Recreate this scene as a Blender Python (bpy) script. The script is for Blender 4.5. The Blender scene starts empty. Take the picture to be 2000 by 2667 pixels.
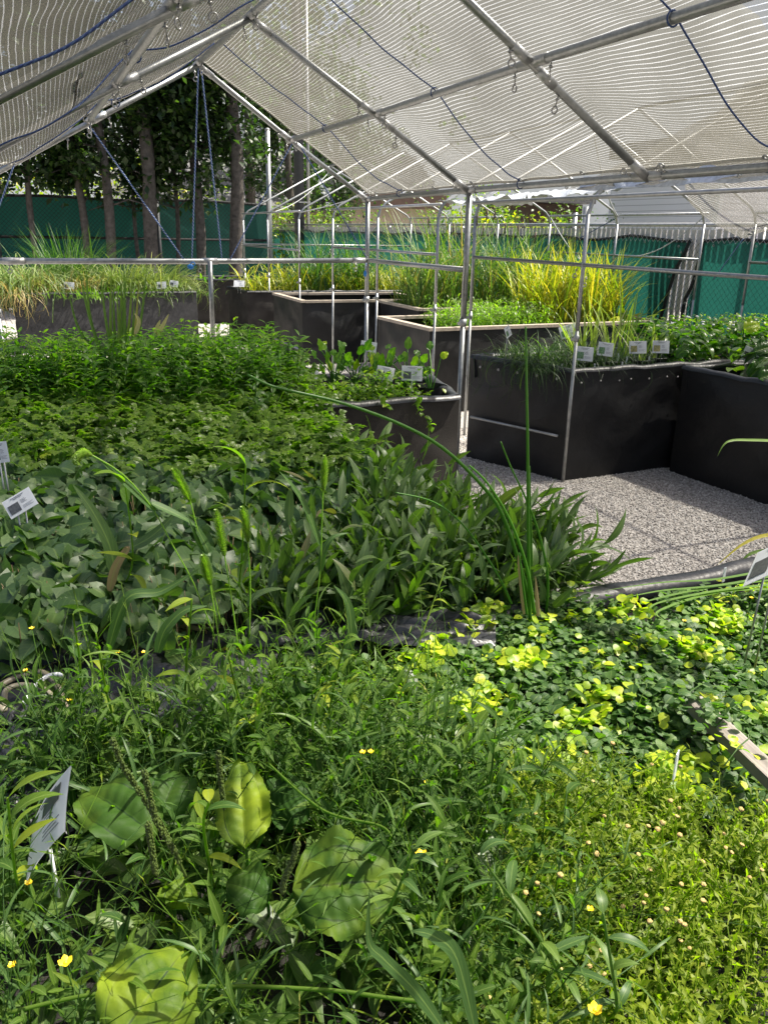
import bpy, math, random
import numpy as np
from math import sin, cos, radians, pi, sqrt, atan2
from mathutils import Vector, Matrix
random.seed(7); rng = np.random.default_rng(7)
sc = bpy.context.scene
# ------------------------------------------------------------------ camera
# world: X across the tents, Y along their ridges, Z up.  The camera looks 23.5 degrees to the right of +Y, 19.1 down
F_PX, PITCH, ROLL, YAW, EYE = 2110.0, radians(19.1), radians(1.12), radians(23.5), 1.65
H_ = np.array([sin(YAW), cos(YAW), 0.0])
FW = H_ * cos(PITCH) + np.array([0, 0, -sin(PITCH)])
RT = np.array([cos(YAW), -sin(YAW), 0.0]); UP = np.cross(RT, FW)
RT, UP = RT * cos(ROLL) + UP * sin(ROLL), -RT * sin(ROLL) + UP * cos(ROLL)
CAM = np.array([0, 0, EYE])
cam = bpy.data.cameras.new('camera'); camo = bpy.data.objects.new('camera', cam); sc.collection.objects.link(camo)
camo.matrix_world = Matrix(((RT[0], UP[0], -FW[0], CAM[0]), (RT[1], UP[1], -FW[1], CAM[1]), (RT[2], UP[2], -FW[2], CAM[2]), (0, 0, 0, 1)))
cam.sensor_fit = 'HORIZONTAL'; cam.sensor_width = 36; cam.lens = 36 * F_PX / 2000; cam.clip_start = .02; cam.clip_end = 3000
sc.camera = camo
# ------------------------------------------------------------------ light
SUN_EL, SUN_AZ = radians(58), radians(-8.5)      # azimuth from +X towards +Y
w = bpy.data.worlds.new('World'); sc.world = w; w.use_nodes = True
nt = w.node_tree; sky = nt.nodes.new('ShaderNodeTexSky'); sky.sky_type = 'NISHITA'; sky.sun_disc = False
sky.sun_elevation = SUN_EL; sky.sun_rotation = pi / 2 - SUN_AZ; sky.dust_density = 5.0; sky.air_density = .8; sky.ozone_density = .2
bg = nt.nodes['Background']; bg.inputs[1].default_value = .10; nt.links.new(sky.outputs[0], bg.inputs[0])
sl = bpy.data.lights.new('sun', 'SUN'); sl.energy = 5.0; sl.angle = radians(.5); sl.color = (1, .94, .82)
so = bpy.data.objects.new('sun', sl); sc.collection.objects.link(so)
so.rotation_euler = Vector((cos(SUN_EL) * cos(SUN_AZ), cos(SUN_EL) * sin(SUN_AZ), sin(SUN_EL))).to_track_quat('Z', 'Y').to_euler()
sc.view_settings.view_transform = 'Standard'; sc.view_settings.look = 'None'; sc.view_settings.exposure = 1.12; sc.view_settings.gamma = 1
try:
    sc.cycles.transparent_max_bounces = 24; sc.cycles.max_bounces = 8; sc.cycles.transmission_bounces = 6; sc.cycles.sample_clamp_indirect = 6
except Exception: pass

# ------------------------------------------------------------------ helpers
def ray(x, y): return FW * F_PX + RT * (x - 1000) - UP * (y - 1333.5)
def atz(x, y, z): d = ray(x, y); return CAM + d * (z - EYE) / d[2]      # the point of height z seen at a photo pixel
def atv(x, y, v): d = ray(x, y); return CAM + d * v / d[1]
def atu(x, y, u): d = ray(x, y); return CAM + d * u / d[0]
def pix(P):
    P = np.asarray(P, float) - CAM; k = P @ FW
    return np.stack([1000 + F_PX * (P @ RT) / k, 1333.5 - F_PX * (P @ UP) / k], -1)
def tag(o, label=None, cat=None, group=None, kind=None):
    if label: o['label'] = label
    if cat: o['category'] = cat
    if group: o['group'] = group
    if kind: o['kind'] = kind
    return o
def empty(name, loc, rz=0, **k):
    o = bpy.data.objects.new(name, None); sc.collection.objects.link(o); o.location = loc; o.rotation_euler = (0, 0, rz); o.empty_display_size = .1
    return tag(o, **k)
def copy_tree(o, parent=None):
    c = o.copy(); sc.collection.objects.link(c); c.parent = parent
    for ch in [x for x in bpy.data.objects if x.parent == o]: copy_tree(ch, c)
    return c
def to_mesh(name, V, Q, L, smooth=True):
    me = bpy.data.meshes.new(name); n, m = len(V), len(Q)
    me.vertices.add(n); me.vertices.foreach_set('co', np.asarray(V, np.float32).ravel())
    me.loops.add(4 * m); me.loops.foreach_set('vertex_index', np.asarray(Q, np.int32).ravel())
    me.polygons.add(m); me.polygons.foreach_set('loop_start', np.arange(0, 4 * m, 4, dtype=np.int32))
    try: me.polygons.foreach_set('loop_total', np.full(m, 4, np.int32))
    except Exception: pass
    me.polygons.foreach_set('use_smooth', np.full(m, smooth))
    a = me.attributes.new('lf', 'FLOAT_VECTOR', 'POINT'); a.data.foreach_set('vector', np.asarray(L, np.float32).ravel())
    me.update(calc_edges=True); return me
def link(name, T, mat, parent=None, smooth=True, **k):
    """T = (V, Q, L): quads, with lf = (across, along, random) on every vertex"""
    me = to_mesh(name, *T, smooth=smooth); me.materials.append(mat)
    o = bpy.data.objects.new(name, me); sc.collection.objects.link(o); o.parent = parent
    if parent is not None and parent.type == 'EMPTY' and parent.location.length > 0:     # parts are given in world coordinates
        M = Matrix.LocRotScale(parent.location, parent.rotation_euler, None).inverted(); me.transform(M)
    return tag(o, **k)
def cat(Ts):
    Vs, Qs, Ls, n = [], [], [], 0
    for V, Q, L in Ts: Vs.append(V); Qs.append(np.asarray(Q) + n); Ls.append(L); n += len(V)
    return np.concatenate(Vs), np.concatenate(Qs), np.concatenate(Ls)
def box(c, s, rz=0, r=0.0):
    x, y, z = [q / 2 for q in s]
    V = np.array([[a * x, b * y, d * z] for a in (-1, 1) for b in (-1, 1) for d in (-1, 1)], float)
    Q = np.array([[0, 1, 3, 2], [4, 6, 7, 5], [0, 4, 5, 1], [2, 3, 7, 6], [0, 2, 6, 4], [1, 5, 7, 3]])
    V = V[Q.ravel()]; Q = np.arange(24).reshape(6, 4)
    R = np.array([[cos(rz), -sin(rz), 0], [sin(rz), cos(rz), 0], [0, 0, 1]])
    L = np.stack([V[:, 0], V[:, 1], np.full(24, r)], -1)
    return V @ R.T + np.array(c, float), Q, L
def tube(P, r, seg=8, rnd=0.0, caps=True):
    P = np.asarray(P, float); n = len(P); r = np.full(n, r, float) if np.isscalar(r) else np.asarray(r, float)
    if caps:
        P = np.vstack([P[:1], P, P[-1:]]); r = np.concatenate([[r[0] * .02], r, [r[-1] * .02]]); n += 2
    d = np.gradient(P[1:-1], axis=0) if caps and n > 3 else (np.gradient(P, axis=0) if not caps else np.array([[0, 0, 1.]]))
    if caps: d = np.vstack([d[:1], d, d[-1:]])
    d /= np.linalg.norm(d, axis=1)[:, None] + 1e-12
    a = np.array([0, 0, 1.]) if abs(d[0][2]) < .9 else np.array([1., 0, 0])
    V, L, s = [], [], 0.0
    for i in range(n):
        a = a - d[i] * (a @ d[i]); a /= np.linalg.norm(a); b = np.cross(d[i], a)
        if i: s += np.linalg.norm(P[i] - P[i - 1])
        for k in range(seg):
            t = 2 * pi * k / seg; V.append(P[i] + (a * cos(t) + b * sin(t)) * r[i]); L.append((t, s, rnd))
    Q = [[i * seg + k, i * seg + (k + 1) % seg, (i + 1) * seg + (k + 1) % seg, (i + 1) * seg + k] for i in range(n - 1) for k in range(seg)]
    return np.array(V), np.array(Q), np.array(L)
def ring(c, R, r, nrm=(0, 1, 0), seg=14, s2=6):
    nrm = np.array(nrm, float); nrm /= np.linalg.norm(nrm); a = np.cross(nrm, [0.3, .2, 1.]); a /= np.linalg.norm(a); b = np.cross(nrm, a)
    V, L = [], []
    for i in range(seg):
        t = 2 * pi * i / seg; e = a * cos(t) + b * sin(t)
        for k in range(s2):
            q = 2 * pi * k / s2; V.append(np.array(c) + e * (R + r * cos(q)) + nrm * r * sin(q)); L.append((q, t, 0))
    Q = [[i * s2 + k, i * s2 + (k + 1) % s2, ((i + 1) % seg) * s2 + (k + 1) % s2, ((i + 1) % seg) * s2 + k] for i in range(seg) for k in range(s2)]
    return np.array(V), np.array(Q), np.array(L)
def grid(fn, nu, nv):
    V, L = [], []
    for j in range(nv + 1):
        for i in range(nu + 1):
            p, l = fn(i / nu, j / nv); V.append(p); L.append(l)
    Q = [[j * (nu + 1) + i, j * (nu + 1) + i + 1, (j + 1) * (nu + 1) + i + 1, (j + 1) * (nu + 1) + i] for j in range(nv) for i in range(nu)]
    return np.array(V, float), np.array(Q), np.array(L, float)
def blob(c, rx, ry, rz, seg=10, rings=6, jit=0.0, rnd=0.0):
    V, L = [], []
    for j in range(rings + 1):
        t = pi * (.02 + .96 * j / rings)
        for k in range(seg):
            q = 2 * pi * k / seg; g = 1 + jit * (random.random() - .5)
            V.append((c[0] + rx * g * sin(t) * cos(q), c[1] + ry * g * sin(t) * sin(q), c[2] + rz * g * cos(t))); L.append((q, t, rnd))
    Q = [[j * seg + k, j * seg + (k + 1) % seg, (j + 1) * seg + (k + 1) % seg, (j + 1) * seg + k] for j in range(rings) for k in range(seg)]
    return np.array(V), np.array(Q), np.array(L)
# leaves: length along +Y, face up +Z, growing from the origin
def leaf(Lg, W, rows=5, half=1, prof='lance', fold=.25, bend=.3, notch=0, wav=0, seed=0, tooth=0):
    r_ = random.Random(seed); ph = r_.random() * 6
    def wd(t):
        if prof == 'lance': return max(.03, (sin(pi * min(1, t ** .8)) ** .9)) if t < 1 else .03
        if prof == 'blade': return max(.04, min(1, .6 + t * 2) * (1 - t ** 2.2) ** .8) if t < 1 else .03
        if prof == 'round': return max(.08, (1 - (2 * t - 1) ** 2) ** .5)
        if prof == 'heart': return max(.04, (1 - (abs(t - .3) / (.7 if t > .3 else .36)) ** (1.5 if t > .3 else 2.2)) ** .75) if t < 1 else .03
        if prof == 'spoon': return max(.12, sin(pi * t ** 1.7) ** .7) if t < 1 else .05
        if prof == 'lobe': return max(.06, (.35 + .65 * sin(pi * t ** 1.2)) * (1 if t < .99 else .1))
        return 1
    V, L = [], []
    ang, y, z = 0.0, 0.0, 0.0; dt = 1 / rows
    for j in range(rows + 1):
        t = j / rows
        for i in range(-half, half + 1):
            a = i / half; ww = W / 2 * wd(t) * (1 + tooth * (.5 if j % 2 else -.5) * (abs(a) > .9))
            x = a * ww; h = abs(a) * ww * fold + wav * W * sin(t * 11 + ph + a * 2) * abs(a)
            yy = -notch * Lg * abs(a) ** 1.5 * (1 - t) ** 3
            V.append((x, y + yy * cos(ang) - h * sin(-ang) * 0, z + h + yy * sin(ang))); L.append((a, t, 0))
        y += Lg * dt * cos(ang); z += Lg * dt * sin(ang); ang -= bend * dt * 2
    n = 2 * half + 1
    Q = [[j * n + i, j * n + i + 1, (j + 1) * n + i + 1, (j + 1) * n + i] for j in range(rows) for i in range(n - 1)]
    return np.array(V), np.array(Q), np.array(L, float)
def rots(az, pitch, roll):
    """roll about Y (leaf axis), then pitch up about X, then azimuth about Z"""
    az, pitch, roll = [np.asarray(q, float) for q in (az, pitch, roll)]
    ca, sa, cp, sp, cr, sr = np.cos(az), np.sin(az), np.cos(pitch), np.sin(pitch), np.cos(roll), np.sin(roll)
    o, i = np.zeros_like(az), np.ones_like(az)
    Rr = np.stack([cr, o, sr, o, i, o, -sr, o, cr], -1).reshape(-1, 3, 3)
    Rp = np.stack([i, o, o, o, cp, -sp, o, sp, cp], -1).reshape(-1, 3, 3)
    Ra = np.stack([ca, -sa, o, sa, ca, o, o, o, i], -1).reshape(-1, 3, 3)
    return Ra @ Rp @ Rr
def scatter(T, P, az, pitch=0.0, roll=0.0, s=1.0, rnd=None, s2=None):
    V, Q, L = T; P = np.asarray(P, float); N = len(P)
    if N == 0: return np.zeros((0, 3)), np.zeros((0, 4), int), np.zeros((0, 3))
    bc = lambda q: np.broadcast_to(np.asarray(q, float), (N,))
    az, pitch, roll, s = bc(az), bc(pitch), bc(roll), bc(s)
    rnd = rng.random(N) if rnd is None else bc(rnd)
    R = rots(az, pitch, roll) * s[:, None, None]
    VV = np.einsum('nij,kj->nki', R, V) + P[:, None, :]
    QQ = Q[None] + (np.arange(N) * len(V))[:, None, None]
    LL = np.broadcast_to(L[None], (N, len(V), 3)).copy(); LL[:, :, 2] = LL[:, :, 2] * .35 + rnd[:, None] * .65 if L[:, 2].any() else rnd[:, None]
    return VV.reshape(-1, 3), QQ.reshape(-1, 4), LL.reshape(-1, 3)
def multi(Ts, P, az, pitch=0.0, roll=0.0, s=1.0, rnd=None):
    N = len(P); P = np.asarray(P, float); k = rng.integers(0, len(Ts), N); out = []
    bc = lambda q: np.broadcast_to(np.asarray(q, float), (N,))
    az, pitch, roll, s = bc(az), bc(pitch), bc(roll), bc(s); rnd = rng.random(N) if rnd is None else bc(rnd)
    for i, T in enumerate(Ts):
        m = k == i
        if m.any(): out.append(scatter(T, P[m], az[m], pitch[m], roll[m], s[m], rnd[m]))
    return cat(out)
def U(a, b, n=None): return rng.uniform(a, b, n)
def N_(m, s, n=None): return rng.normal(m, s, n)
def vnoise(x, y, sc_=1.0, seed=0):
    x = np.asarray(x) * sc_; y = np.asarray(y) * sc_
    return (np.sin(x * 1.7 + seed) * np.cos(y * 2.3 + seed * 2) + np.sin(x * 3.1 - y * 2.1 + seed * 3) * .6 + np.cos(x * 5.3 + y * 4.7 + seed) * .35) / 1.95
def inpoly(p, poly):
    x, y = p[:, 0], p[:, 1]; c = np.zeros(len(p), bool); n = len(poly)
    for i in range(n):
        x1, y1 = poly[i]; x2, y2 = poly[(i + 1) % n]
        if y1 == y2: continue
        m = ((y1 > y) != (y2 > y)) & (x < (x2 - x1) * (y - y1) / (y2 - y1) + x1); c ^= m
    return c
DS = 2000 / 1659.0
def zone(poly, z, n, u0, u1, v0, v1):
    """n random points of a bed, kept where the patch's outline (1659-wide photo pixels) holds them at canopy height z"""
    P = np.stack([U(u0, u1, n), U(v0, v1, n), np.full(n, z)], -1)
    P = P[inpoly(pix(P) / DS + N_(0, 13, (n, 2)), poly)]                  # ragged borders between kinds
    if v1 < 1.55 and z > .825:                                                       # leave room for the broad plantains
        for (cx, cy, rx, ry) in CLEAR:
            for dz in (-.06, .0, .05, .09):
                q = pix(P + np.array([0, 0, dz])); P = P[((q[:, 0] - cx) / rx) ** 2 + ((q[:, 1] - cy) / ry) ** 2 > 1]
    return P
CLEAR = [(300, 2110, 118, 125), (625, 2110, 78, 125), (905, 2310, 165, 125), (390, 2590, 140, 125), (765, 1810, 35, 50), (765, 2090, 70, 45), (110, 2130, 55, 160)]

# ------------------------------------------------------------------ materials
def newmat(name):
    m = bpy.data.materials.new(name); m.use_nodes = True; t = m.node_tree; b = t.nodes['Principled BSDF']; return m, t, b
def nd(t, typ, **k):
    n = t.nodes.new(typ)
    for a, v in k.items(): setattr(n, a, v)
    return n
def ramp(t, stops, fac=None, interp='LINEAR'):
    r = nd(t, 'ShaderNodeValToRGB'); r.color_ramp.interpolation = interp; el = r.color_ramp.elements
    while len(el) < len(stops): el.new(.5)
    for e, (p, c) in zip(el, stops): e.position = p; e.color = tuple(c) + (1,) if len(c) == 3 else c
    if fac is not None: t.links.new(fac, r.inputs[0])
    return r
def mth(t, op, a, b=None, c=None):
    m = nd(t, 'ShaderNodeMath', operation=op)
    for i, q in enumerate((a, b, c)):
        if q is None: continue
        if isinstance(q, (int, float)): m.inputs[i].default_value = q
        else: t.links.new(q, m.inputs[i])
    return m.outputs[0]
def mixc(t, fac, a, b, bt='MIX'):
    m = nd(t, 'ShaderNodeMix', data_type='RGBA', blend_type=bt)
    for i, q in ((0, fac), (6, a), (7, b)):
        if isinstance(q, (int, float)): m.inputs[i].default_value = q
        elif isinstance(q, tuple): m.inputs[i].default_value = q + (1,)
        else: t.links.new(q, m.inputs[i])
    return m.outputs[2]
def lfattr(t):
    a = nd(t, 'ShaderNodeAttribute', attribute_name='lf'); s = nd(t, 'ShaderNodeSeparateXYZ'); t.links.new(a.outputs['Vector'], s.inputs[0]); return s.outputs, a.outputs['Vector']
def noise(t, scale, det=3, vec=None, rough=.55):
    n = nd(t, 'ShaderNodeTexNoise'); n.inputs['Scale'].default_value = scale; n.inputs['Detail'].default_value = det; n.inputs['Roughness'].default_value = rough
    if vec is None:
        g = nd(t, 'ShaderNodeNewGeometry'); vec = g.outputs['Position']
    t.links.new(vec, n.inputs['Vector']); return n.outputs[0]
def bump(t, b, h, strength=.3, dist=.01):
    n = nd(t, 'ShaderNodeBump'); n.inputs['Strength'].default_value = strength; n.inputs['Distance'].default_value = dist
    t.links.new(h, n.inputs['Height']); t.links.new(n.outputs[0], b.inputs['Normal'])
def leafmat(name, stops, trans=.38, tcol=(.55, .75, .12), rough=.42, veins=True, spec=.4):
    m, t, b = newmat(name); o, vec = lfattr(t)
    col = ramp(t, stops, o[2]).outputs[0]
    n = noise(t, 55, 2); col = mixc(t, mth(t, 'MULTIPLY', n, .55), col, mixc(t, .5, col, (.01, .02, .004)))
    if veins:
        ab = mth(t, 'ABSOLUTE', o[0]); rib = mth(t, 'LESS_THAN', ab, .1)
        v = mth(t, 'SINE', mth(t, 'MULTIPLY', mth(t, 'SUBTRACT', o[1], mth(t, 'MULTIPLY', ab, .3)), 42.0)); v = mth(t, 'GREATER_THAN', v, .86)
        col = mixc(t, mth(t, 'MULTIPLY', rib, .35), col, (.22, .3, .09)); col = mixc(t, mth(t, 'MULTIPLY', v, .18), col, (.16, .24, .06))
    t.links.new(col, b.inputs['Base Color']); b.inputs['Roughness'].default_value = rough; b.inputs['Specular IOR Level'].default_value = spec
    tr = nd(t, 'ShaderNodeBsdfTranslucent'); tc = mixc(t, .5, mixc(t, 1.0, col, (1.9, 2.2, 1.0), 'MULTIPLY'), mixc(t, 1.0, col, tcol, 'ADD'))
    tc = mixc(t, 1.0, col, tuple(q * 4.2 for q in tcol), 'MULTIPLY')
    t.links.new(tc, tr.inputs[0]); mx = nd(t, 'ShaderNodeMixShader'); mx.inputs[0].default_value = trans
    t.links.new(b.outputs[0], mx.inputs[1]); t.links.new(tr.outputs[0], mx.inputs[2]); t.links.new(mx.outputs[0], t.nodes['Material Output'].inputs[0])
    return m
def plain(name, col, rough=.6, metal=0.0, var=.25, scale=12, bmp=0.0, spec=.5, col2=None, bs=None):
    m, t, b = newmat(name); n = noise(t, scale, 4)
    c2 = col2 or tuple(q * (1 - var) for q in col)
    r = ramp(t, [(.3, c2), (.7, col)], n); t.links.new(r.outputs[0], b.inputs['Base Color'])
    b.inputs['Roughness'].default_value = rough; b.inputs['Metallic'].default_value = metal; b.inputs['Specular IOR Level'].default_value = spec
    if bmp: bump(t, b, noise(t, bs or scale * 4, 4), bmp, .006)
    return m
M = {}
M['metal'] = plain('galvanised_steel', (.33, .345, .345), .38, .85, .3, 40, .08)
M['metal2'] = plain('weathered_steel', (.44, .45, .45), .45, .8, .3, 25, .1)
M['bolt'] = plain('bolt_steel', (.35, .35, .34), .4, .85, .3, 60)
M['liner'] = plain('black_rubber_liner', (.013, .0125, .0125), .52, 0, .4, 4, .8, .45, col2=(.006, .006, .007), bs=11)
M['linershine'] = plain('black_pond_liner', (.024, .026, .030), .42, 0, .4, 14, .7, .5, bs=22)
M['fabric'] = plain('black_landscape_fabric', (.058, .058, .06), .95, 0, .35, 22, .6, .15, bs=300)
M['fabric2'] = plain('charcoal_landscape_fabric', (.046, .042, .038), .9, 0, .5, 5, .5, .2, bs=200)
M['wood'] = plain('weathered_rim_board', (.42, .36, .29), .85, 0, .3, 18, .3)
M['soil'] = plain('wet_potting_soil', (.013, .011, .008), .9, 0, .5, 60, .8)
M['pot'] = plain('black_nursery_pot', (.02, .02, .02), .45, 0, .3, 30)
M['white'] = plain('white_plastic', (.72, .74, .76), .35, 0, .08, 30)
M['paper'] = plain('laminated_paper', (.78, .80, .83), .28, 0, .05, 10)
_t = M['paper'].node_tree; _tr = nd(_t, 'ShaderNodeBsdfTranslucent'); _tr.inputs[0].default_value = (.85, .87, .9, 1); _mx = nd(_t, 'ShaderNodeMixShader'); _mx.inputs[0].default_value = .4
_t.links.new(_t.nodes['Principled BSDF'].outputs[0], _mx.inputs[1]); _t.links.new(_tr.outputs[0], _mx.inputs[2]); _t.links.new(_mx.outputs[0], _t.nodes['Material Output'].inputs[0])
M['ink'] = plain('grey_print', (.16, .17, .22), .6, 0, .2, 200)
M['photo'] = plain('printed_plant_photograph', (.16, .30, .13), .35, 0, .8, 180, col2=(.03, .08, .05))
M['photo2'] = plain('printed_dark_photograph', (.10, .11, .11), .35, 0, .6, 180, col2=(.03, .03, .04))
M['photo3'] = plain('printed_iris_photograph', (.42, .36, .12), .35, 0, .8, 160, col2=(.08, .12, .05))
M['bark'] = plain('rough_bark', (.125, .112, .10), .95, 0, .55, 14, .9, .1, bs=30)
M['hose'] = plain('beige_vinyl_hose', (.20, .18, .13), .45, 0, .3, 10)
M['yellow'] = plain('yellow_petal', (.85, .62, .02), .5, 0, .2, 60)
M['button'] = plain('dry_button_head', (.62, .52, .20), .9, 0, .5, 400, .5, col2=(.36, .20, .07))
M['dark_hem'] = plain('black_webbing_hem', (.012, .013, .014), .8)
M['slat'] = plain('grey_privacy_slat', (.50, .48, .46), .6, 0, .15, 20)
M['clip'] = plain('blue_plastic_clip', (.02, .22, .62), .4)
M['roofing'] = plain('grey_shingle', (.20, .20, .20), .9, 0, .6, 30, .4)
M['tanwall'] = plain('tan_stucco', (.42, .34, .25), .9, 0, .15, 8)
M['brownwall'] = plain('dark_brown_siding', (.10, .06, .045), .8, 0, .25, 6)
M['pole'] = plain('dark_utility_pole', (.05, .055, .06), .7, 0, .3, 10)
def siding():
    m, t, b = newmat('white_lap_siding'); g = nd(t, 'ShaderNodeNewGeometry'); s = nd(t, 'ShaderNodeSeparateXYZ'); t.links.new(g.outputs['Position'], s.inputs[0])
    f = mth(t, 'FRACT', mth(t, 'MULTIPLY', s.outputs[2], 7.0)); k = mth(t, 'GREATER_THAN', f, .9)
    t.links.new(mixc(t, k, (.66, .66, .70), (.33, .33, .36)), b.inputs['Base Color']); b.inputs['Roughness'].default_value = .6; return m
M['siding'] = siding()
def screenmat():
    m, t, b = newmat('green_windscreen_fabric'); g = nd(t, 'ShaderNodeNewGeometry')
    n = noise(t, 3, 3); mp = nd(t, 'ShaderNodeMapping'); mp.inputs['Scale'].default_value = (1, 1, 30); t.links.new(g.outputs['Position'], mp.inputs[0])
    n2 = noise(t, 2.0, 2, mp.outputs[0])
    r = ramp(t, [(.3, (.016, .070, .058)), (.7, (.026, .105, .088))], mth(t, 'ADD', mth(t, 'MULTIPLY', n, .5), mth(t, 'MULTIPLY', n2, .5)))
    t.links.new(r.outputs[0], b.inputs['Base Color']); b.inputs['Roughness'].default_value = .75; b.inputs['Specular IOR Level'].default_value = .2
    tr = nd(t, 'ShaderNodeBsdfTranslucent'); tr.inputs[0].default_value = (.02, .14, .11, 1); mx = nd(t, 'ShaderNodeMixShader'); mx.inputs[0].default_value = .3
    t.links.new(b.outputs[0], mx.inputs[1]); t.links.new(tr.outputs[0], mx.inputs[2]); t.links.new(mx.outputs[0], t.nodes['Material Output'].inputs[0]); return m
M['screen'] = screenmat()
def clothmat():
    # aluminised knitted shade cloth: bright see-through lines along the ridge, denser bands between them
    m, t, b = newmat('striped_shade_cloth'); o, vec = lfattr(t)
    w1 = noise(t, 2.2, 2); w2 = noise(t, 14, 2)
    s = mth(t, 'ADD', mth(t, 'MULTIPLY', o[0], 1 / .0185), mth(t, 'ADD', mth(t, 'MULTIPLY', w1, .45), mth(t, 'MULTIPLY', w2, .16)))
    f = mth(t, 'FRACT', s); wd = mth(t, 'ADD', .0, mth(t, 'MULTIPLY', noise(t, 5, 3), .31)); line = mth(t, 'LESS_THAN', f, wd)
    kn = mth(t, 'GREATER_THAN', mth(t, 'FRACT', mth(t, 'MULTIPLY', o[1], 1 / .012)), .18)
    line = mth(t, 'MULTIPLY', line, mth(t, 'ADD', .55, mth(t, 'MULTIPLY', kn, .45)))
    dif = nd(t, 'ShaderNodeBsdfDiffuse'); r = ramp(t, [(.3, (.14, .133, .112)), (.7, (.21, .20, .172))], noise(t, 30, 3)); t.links.new(r.outputs[0], dif.inputs[0])
    tr = nd(t, 'ShaderNodeBsdfTranslucent'); tr.inputs[0].default_value = (.115, .112, .094, 1)
    tp = nd(t, 'ShaderNodeBsdfTransparent')
    a = nd(t, 'ShaderNodeMixShader'); a.inputs[0].default_value = .55; t.links.new(dif.outputs[0], a.inputs[1]); t.links.new(tr.outputs[0], a.inputs[2])
    a2 = nd(t, 'ShaderNodeMixShader'); a2.inputs[0].default_value = .28; t.links.new(a.outputs[0], a2.inputs[1]); t.links.new(tp.outputs[0], a2.inputs[2])
    tw = nd(t, 'ShaderNodeBsdfTranslucent'); tw.inputs[0].default_value = (.80, .81, .82, 1)
    c = nd(t, 'ShaderNodeMixShader'); c.inputs[0].default_value = .8; t.links.new(tw.outputs[0], c.inputs[1]); t.links.new(tp.outputs[0], c.inputs[2])
    e = nd(t, 'ShaderNodeMixShader'); t.links.new(line, e.inputs[0]); t.links.new(a2.outputs[0], e.inputs[1]); t.links.new(c.outputs[0], e.inputs[2])
    t.links.new(e.outputs[0], t.nodes['Material Output'].inputs[0]); return m
M['cloth'] = clothmat()
def ropemat(name, c1, c2):
    m, t, b = newmat(name); o, vec = lfattr(t)
    v = mth(t, 'SINE', mth(t, 'ADD', mth(t, 'MULTIPLY', o[1], 260.0), mth(t, 'MULTIPLY', o[0], 2.0)))
    t.links.new(mixc(t, mth(t, 'GREATER_THAN', v, .45), c1, c2), b.inputs['Base Color']); b.inputs['Roughness'].default_value = .8; return m
M['rope'] = ropemat('blue_braided_rope', (.02, .07, .26), (.35, .42, .55))
M['rope_dark'] = ropemat('dark_blue_lacing_rope', (.012, .03, .12), (.04, .08, .18))
M['chain'] = ropemat('grey_twisted_cord', (.30, .32, .33), (.6, .6, .62))
def gravelmat(name='crushed_granite', peb=False):
    m, t, b = newmat(name)
    if peb:
        o, vec = lfattr(t); col = ramp(t, [(0, (.18, .17, .16)), (.35, (.38, .355, .33)), (.7, (.56, .53, .49)), (1, (.76, .74, .71))], o[2]).outputs[0]
    else:
        g = nd(t, 'ShaderNodeNewGeometry'); v = nd(t, 'ShaderNodeTexVoronoi'); v.inputs['Scale'].default_value = 95; t.links.new(g.outputs['Position'], v.inputs['Vector'])
        s = nd(t, 'ShaderNodeSeparateColor'); t.links.new(v.outputs['Color'], s.inputs[0])
        col = ramp(t, [(0, (.17, .16, .15)), (.4, (.36, .335, .31)), (.75, (.50, .47, .44)), (1, (.66, .64, .61))], s.outputs[0]).outputs[0]
        col = mixc(t, mth(t, 'MULTIPLY', noise(t, 1.3, 4), .35), col, (.30, .28, .26)); bump(t, b, v.outputs['Distance'], .9, .008)
    t.links.new(col, b.inputs['Base Color']); b.inputs['Roughness'].default_value = .9; b.inputs['Specular IOR Level'].default_value = .2; return m
M['gravel'] = gravelmat(); M['pebble'] = gravelmat('granite_chips', True)
def plankmat():
    m, t, b = newmat('weathered_grey_plank'); o, vec = lfattr(t); mp = nd(t, 'ShaderNodeMapping'); mp.inputs['Scale'].default_value = (90, 3, 1); t.links.new(vec, mp.inputs[0])
    n = noise(t, 1.0, 4, mp.outputs[0]); t.links.new(ramp(t, [(.3, (.10, .085, .075)), (.7, (.30, .27, .245))], n).outputs[0], b.inputs['Base Color']); b.inputs['Roughness'].default_value = .9
    bump(t, b, n, .5, .003); return m
M['plank'] = plankmat()
g1, g2, g3, gy = (.022, .060, .014), (.045, .115, .020), (.085, .19, .025), (.22, .30, .025)
M['weed'] = leafmat('weed_leaf', [(0, (.022, .055, .016)), (.4, (.042, .095, .018)), (.75, (.095, .160, .018)), (1, (.26, .30, .022))], .42, rough=.55, spec=.15)
M['weed_blue'] = leafmat('blue_green_grass_blade', [(0, (.035, .075, .028)), (.6, (.06, .12, .034)), (1, (.12, .19, .035))], .34, spec=.25)
M['fine'] = leafmat('fine_grass_blade', [(0, (.05, .11, .014)), (.5, (.10, .18, .018)), (.9, (.22, .28, .022)), (1, (.34, .32, .07))], .4, veins=False, rough=.5, spec=.25)
M['under'] = leafmat('basal_leaf', [(0, (.030, .065, .012)), (.6, (.060, .115, .016)), (1, (.10, .16, .02))], .35)
M['button_leaf'] = leafmat('olive_toothed_leaf', [(0, (.065, .105, .012)), (.4, (.13, .18, .013)), (.8, (.26, .30, .018)), (1, (.28, .20, .05))], .44, rough=.5, spec=.25)
M['money_dark'] = leafmat('round_green_leaf', [(0, (.030, .075, .020)), (.6, (.060, .130, .032)), (1, (.11, .19, .04))], .28, rough=.52, spec=.3)
M['money_gold'] = leafmat('round_golden_leaf', [(0, (.10, .20, .014)), (.35, (.24, .34, .012)), (.7, (.36, .43, .012)), (1, (.46, .48, .03))], .3, rough=.45)
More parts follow.
